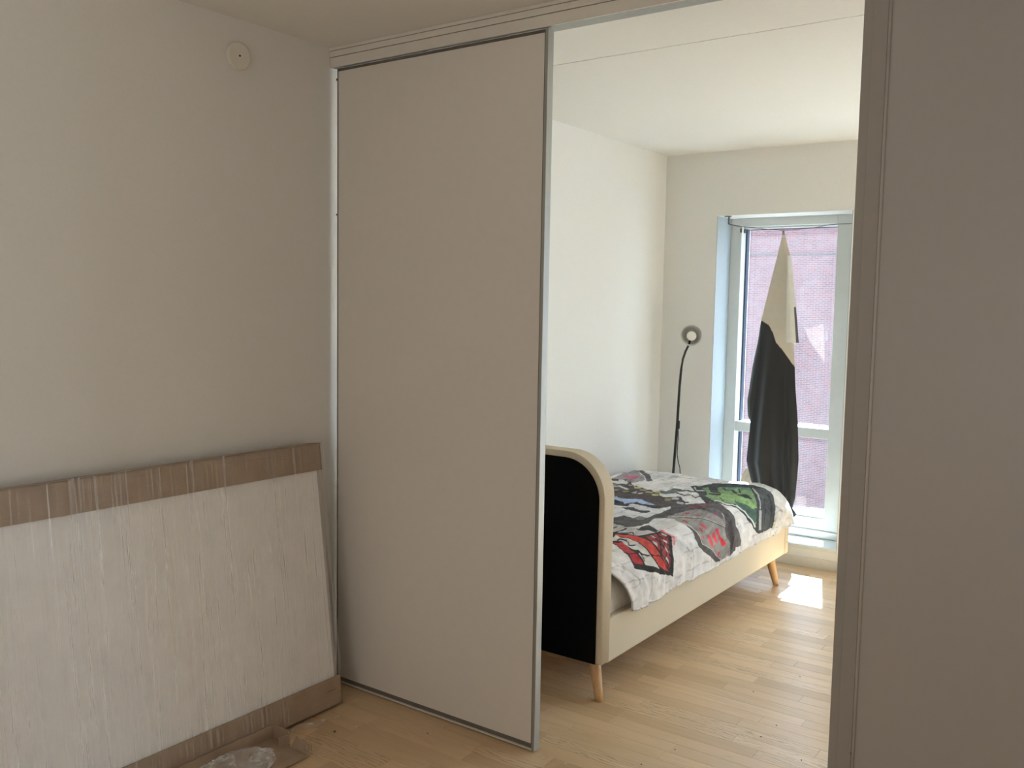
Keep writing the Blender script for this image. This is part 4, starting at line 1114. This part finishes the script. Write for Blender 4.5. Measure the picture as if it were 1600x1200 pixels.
obj('end_protector', bm, 'sheet', pk)
bm = bmesh.new(); lbox(bm, -0.0015, -0.0003, YE - 0.075, YE - 0.03, 0.06, 0.0615)
obj('crease', bm, 'rail_dark', pk)
# stretch film over the front and round the right end
ny, nh = 900, 70
yy = np.concatenate([np.linspace(YS, YE - 0.002, ny - 24), np.full(24, YE + 0.002)])
dd = np.concatenate([np.full(ny - 24, -0.0055), np.linspace(-0.004, TH, 24)])
hh = np.linspace(0.0, HT + 0.003, nh)
Yg, Hg = np.meshgrid(yy, hh, indexing='ij')
Dg = np.tile(dd[:, None], (1, nh))
rid = 0.0011 * vnoise(Yg * 95 + 0.3 * vnoise(Yg * 9, Hg * 4, 8), Hg * 1.6, 1) + 0.00028 * vnoise(Yg * 230, Hg * 3.0, 2) + 0.002 * vnoise(Yg * 12, Hg * 2.0, 9)
front = (np.arange(ny) < ny - 24)[:, None]
Dg = np.where(front, Dg + rid * np.clip((HT - Hg) * 30, 0.25, 1) * np.clip(Hg * 25, 0.25, 1), Dg)
# film pulls slack and curved at the right end
slack = 0.010 * np.sin(np.clip((Hg - 0.11) / (HT - 0.21), 0, 1) * math.pi)
Yg = np.where(front, Yg, Yg + 0.002 + 0.0 * slack)
X3 = -2.474 - Dg * math.cos(ang) - Hg * math.sin(ang)
Z3 = Hg * math.cos(ang) - Dg * math.sin(ang) + 0.0095
keep = ~((Yg[:-1, :-1] > 2.13) & (Hg[:-1, :-1] < 0.105) & front[:-1]) 
Fq = grid_faces(ny, nh)[keep.ravel()]
np_mesh('stretch_film', np.stack([X3, Yg, Z3], -1).reshape(-1, 3), Fq, 'film', pk, True)

# ---------------------------------------------------------------- flat cardboard tray on the floor
tp = thing('cardboard_tray', 'flattened brown cardboard tray with torn end flaps on the floor', 'cardboard', (-2.37, 1.75, 0))
t_ = 0.004
TX0, TX1, TX2 = -2.462, -2.375, -2.262
box('tray_bottom', 'cardboard', tp, TX0, TX1 - 0.001, 1.15, 2.052, 0.0005, 0.0045)
box('side_panel', 'cardboard', tp, TX1 + 0.001, TX2, 1.15, 2.035, 0.0065, 0.0105)
box('tray_side', 'cardboard', tp, TX0 - 0.004, TX0, 1.15, 2.054, 0.0005, 0.052)
bm = bmesh.new()
add_box(bm, TX0, TX1 - 0.012, 2.052, 2.056, 0.0005, 0.050)
add_box(bm, TX1 - 0.012, TX1 - 0.008, 2.012, 2.056, 0.0045, 0.040)
obj('end_flap', bm, 'cardboard', tp)
# torn upright flap with a hand hole
bm = bmesh.new()
fx0, fx1, fz = -2.345, -2.262, 0.0105
outer = [(fx0, fz), (fx1 - 0.004, fz), (fx1 - 0.002, fz + 0.016), (fx1 + 0.012, fz + 0.020), (fx1 + 0.011, fz + 0.036), (fx1 + 0.002, fz + 0.034), (fx1 - 0.010, fz + 0.036), (fx1 - 0.014, fz + 0.044), (fx1 - 0.028, fz + 0.046), (fx1 - 0.034, fz + 0.041), (fx1 - 0.052, fz + 0.045), (fx1 - 0.062, fz + 0.047), (fx0 + 0.006, fz + 0.020)]
hole = [(fx1 - 0.019, fz + 0.010), (fx1 - 0.010, fz + 0.010), (fx1 - 0.008, fz + 0.026), (fx1 - 0.011, fz + 0.030), (fx1 - 0.016, fz + 0.029)]
def plate_with_hole(bm, outer, hole, y0, y1):
    for yv in (y0, y1):
        eo = [bm.verts.new((x, yv, z)) for x, z in outer]
        eh = [bm.verts.new((x, yv, z)) for x, z in hole]
        es = [bm.edges.new((eo[i], eo[(i + 1) % len(eo)])) for i in range(len(eo))] + [bm.edges.new((eh[i], eh[(i + 1) % len(eh)])) for i in range(len(eh))]
        bmesh.ops.triangle_fill(bm, use_beauty=True, edges=es)
        if yv == y0: a, ah = eo, eh
    for A, B in ((a, eo), (ah, eh)):
        for i in range(len(A)):
            bm.faces.new((A[i], A[(i + 1) % len(A)], B[(i + 1) % len(B)], B[i]))
plate_with_hole(bm, outer, hole, 2.033, 2.037)
obj('torn_flap', bm, 'cardboard', tp)

# crumpled plastic lying on the tray
bm = bmesh.new()
bmesh.ops.create_icosphere(bm, subdivisions=6, radius=1.0)
for v in bm.verts:
    p = v.co.copy()
    n1 = noise.noise(p * 2.2 + Vector((3, 1, 7)))
    n2 = noise.hetero_terrain(p * 3.0, 0.6, 2.1, 4, 0.4)
    rdg = 1 - abs(noise.noise(p * 5.2 + Vector((9, 2, 4)))) * 2
    k = 1 + 0.22 * n1 + 0.06 * n2 + 0.10 * rdg
    v.co = Vector((p.x * 0.075 * k, p.y * 0.14 * k, max(-0.9, p.z) * 0.030 * k))
zmin = min(v.co.z for v in bm.verts)
for v in bm.verts:
    v.co += Vector((-2.325, 1.775, 0.0112 - zmin))
bag = obj('crumpled_plastic', bm, 'film_bag', None, True)
tag(bag, 'crumpled clear plastic wrapping lying on the cardboard tray', 'plastic wrap')

# film scrap next to the package foot
nu, nv = 60, 26
u, v = np.meshgrid(np.linspace(0, 1, nu), np.linspace(0, 1, nv), indexing='ij')
ca = np.array((-2.455, 2.085)); cb = np.array((-2.405, 2.30))
xx = ca[0] + (cb[0] - ca[0]) * u + (v - 0.5) * (0.052 - 0.03 * u) * np.abs(np.sin(2.2 + u * 5)) ** 0.5
yv_ = ca[1] + (cb[1] - ca[1]) * u + (v - 0.5) * 0.02
zz = 0.003 + 0.009 * (1 + vnoise(u * 9, v * 4, 41)) * (1 - 0.6 * u) + 0.003 * vnoise(u * 30, v * 9, 42)
zz = np.maximum(zz, 0.001)
sc_o = np_mesh('plastic_scrap', np.stack([xx, yv_, zz], -1).reshape(-1, 3), grid_faces(nu, nv), 'film_bag', None, True)
tag(sc_o, 'thin torn strip of clear plastic on the floor at the package foot', 'plastic scrap')

# crumbs on the floor
CRUMBS = [(-1.567, 2.887, 0.004), (-1.631, 2.512, 0.0045), (-1.55, 2.525, 0.0045), (-2.297, 2.292, 0.004), (-2.179, 2.194, 0.0035), (-1.813, 3.235, 0.003), (-1.323, 2.905, 0.005)]
CHIPS = [(-1.262, 3.479, 0.0035), (-1.083, 3.241, 0.0035), (-1.3, 2.84, 0.0035), (-1.346, 2.676, 0.0035), (-1.096, 3.117, 0.0035), (-1.161, 3.744, 0.0035), (-0.924, 3.037, 0.0035), (-2.061, 2.411, 0.0035), (-2.329, 2.216, 0.006)]
def crumb(name, x, y, s, mat, label, cat, group):
    bm = bmesh.new()
    bmesh.ops.create_icosphere(bm, subdivisions=1, radius=s)
    for v in bm.verts:
        v.co *= random.uniform(0.6, 1.25)
        v.co.z *= 0.45
    zm = min(v.co.z for v in bm.verts)
    for v in bm.verts:
        v.co += Vector((x, y, -zm + 0.0002))
    tag(obj(name, bm, mat), label, cat, group)
CRUMB_AT = ['out on the floor right of the front bed leg', 'just right of the foot of the sliding door', 'at the bottom edge, second right of the sliding door', 'before the sliding door, nearer the package corner', 'before the sliding door, farther from the package', 'right behind the front bed leg', 'in the middle of the open doorway']
CHIP_AT = ['right of the bed leg, farthest but one from the viewer', 'beside the right door edge, third from the window', 'near the bottom of the doorway, left of centre', 'lowest and leftmost in the doorway', 'right half of the doorway, amid the figured grain', 'nearest the sunlit patch', 'lowest and rightmost in the doorway', 'before the middle of the sliding door', 'largest, between package corner and sliding door']
for (x, y, s), w_ in zip(CRUMBS, CRUMB_AT):
    crumb('foam_crumb', x, y, s, 'crumb', 'tiny white foam crumb ' + w_, 'crumb', 'white crumbs on the floor')
for (x, y, s), w_ in zip(CHIPS, CHIP_AT):
    crumb('wood_chip', x, y, s, 'chip', 'tiny dark chip ' + w_, 'chip', 'dark chips on the floor')
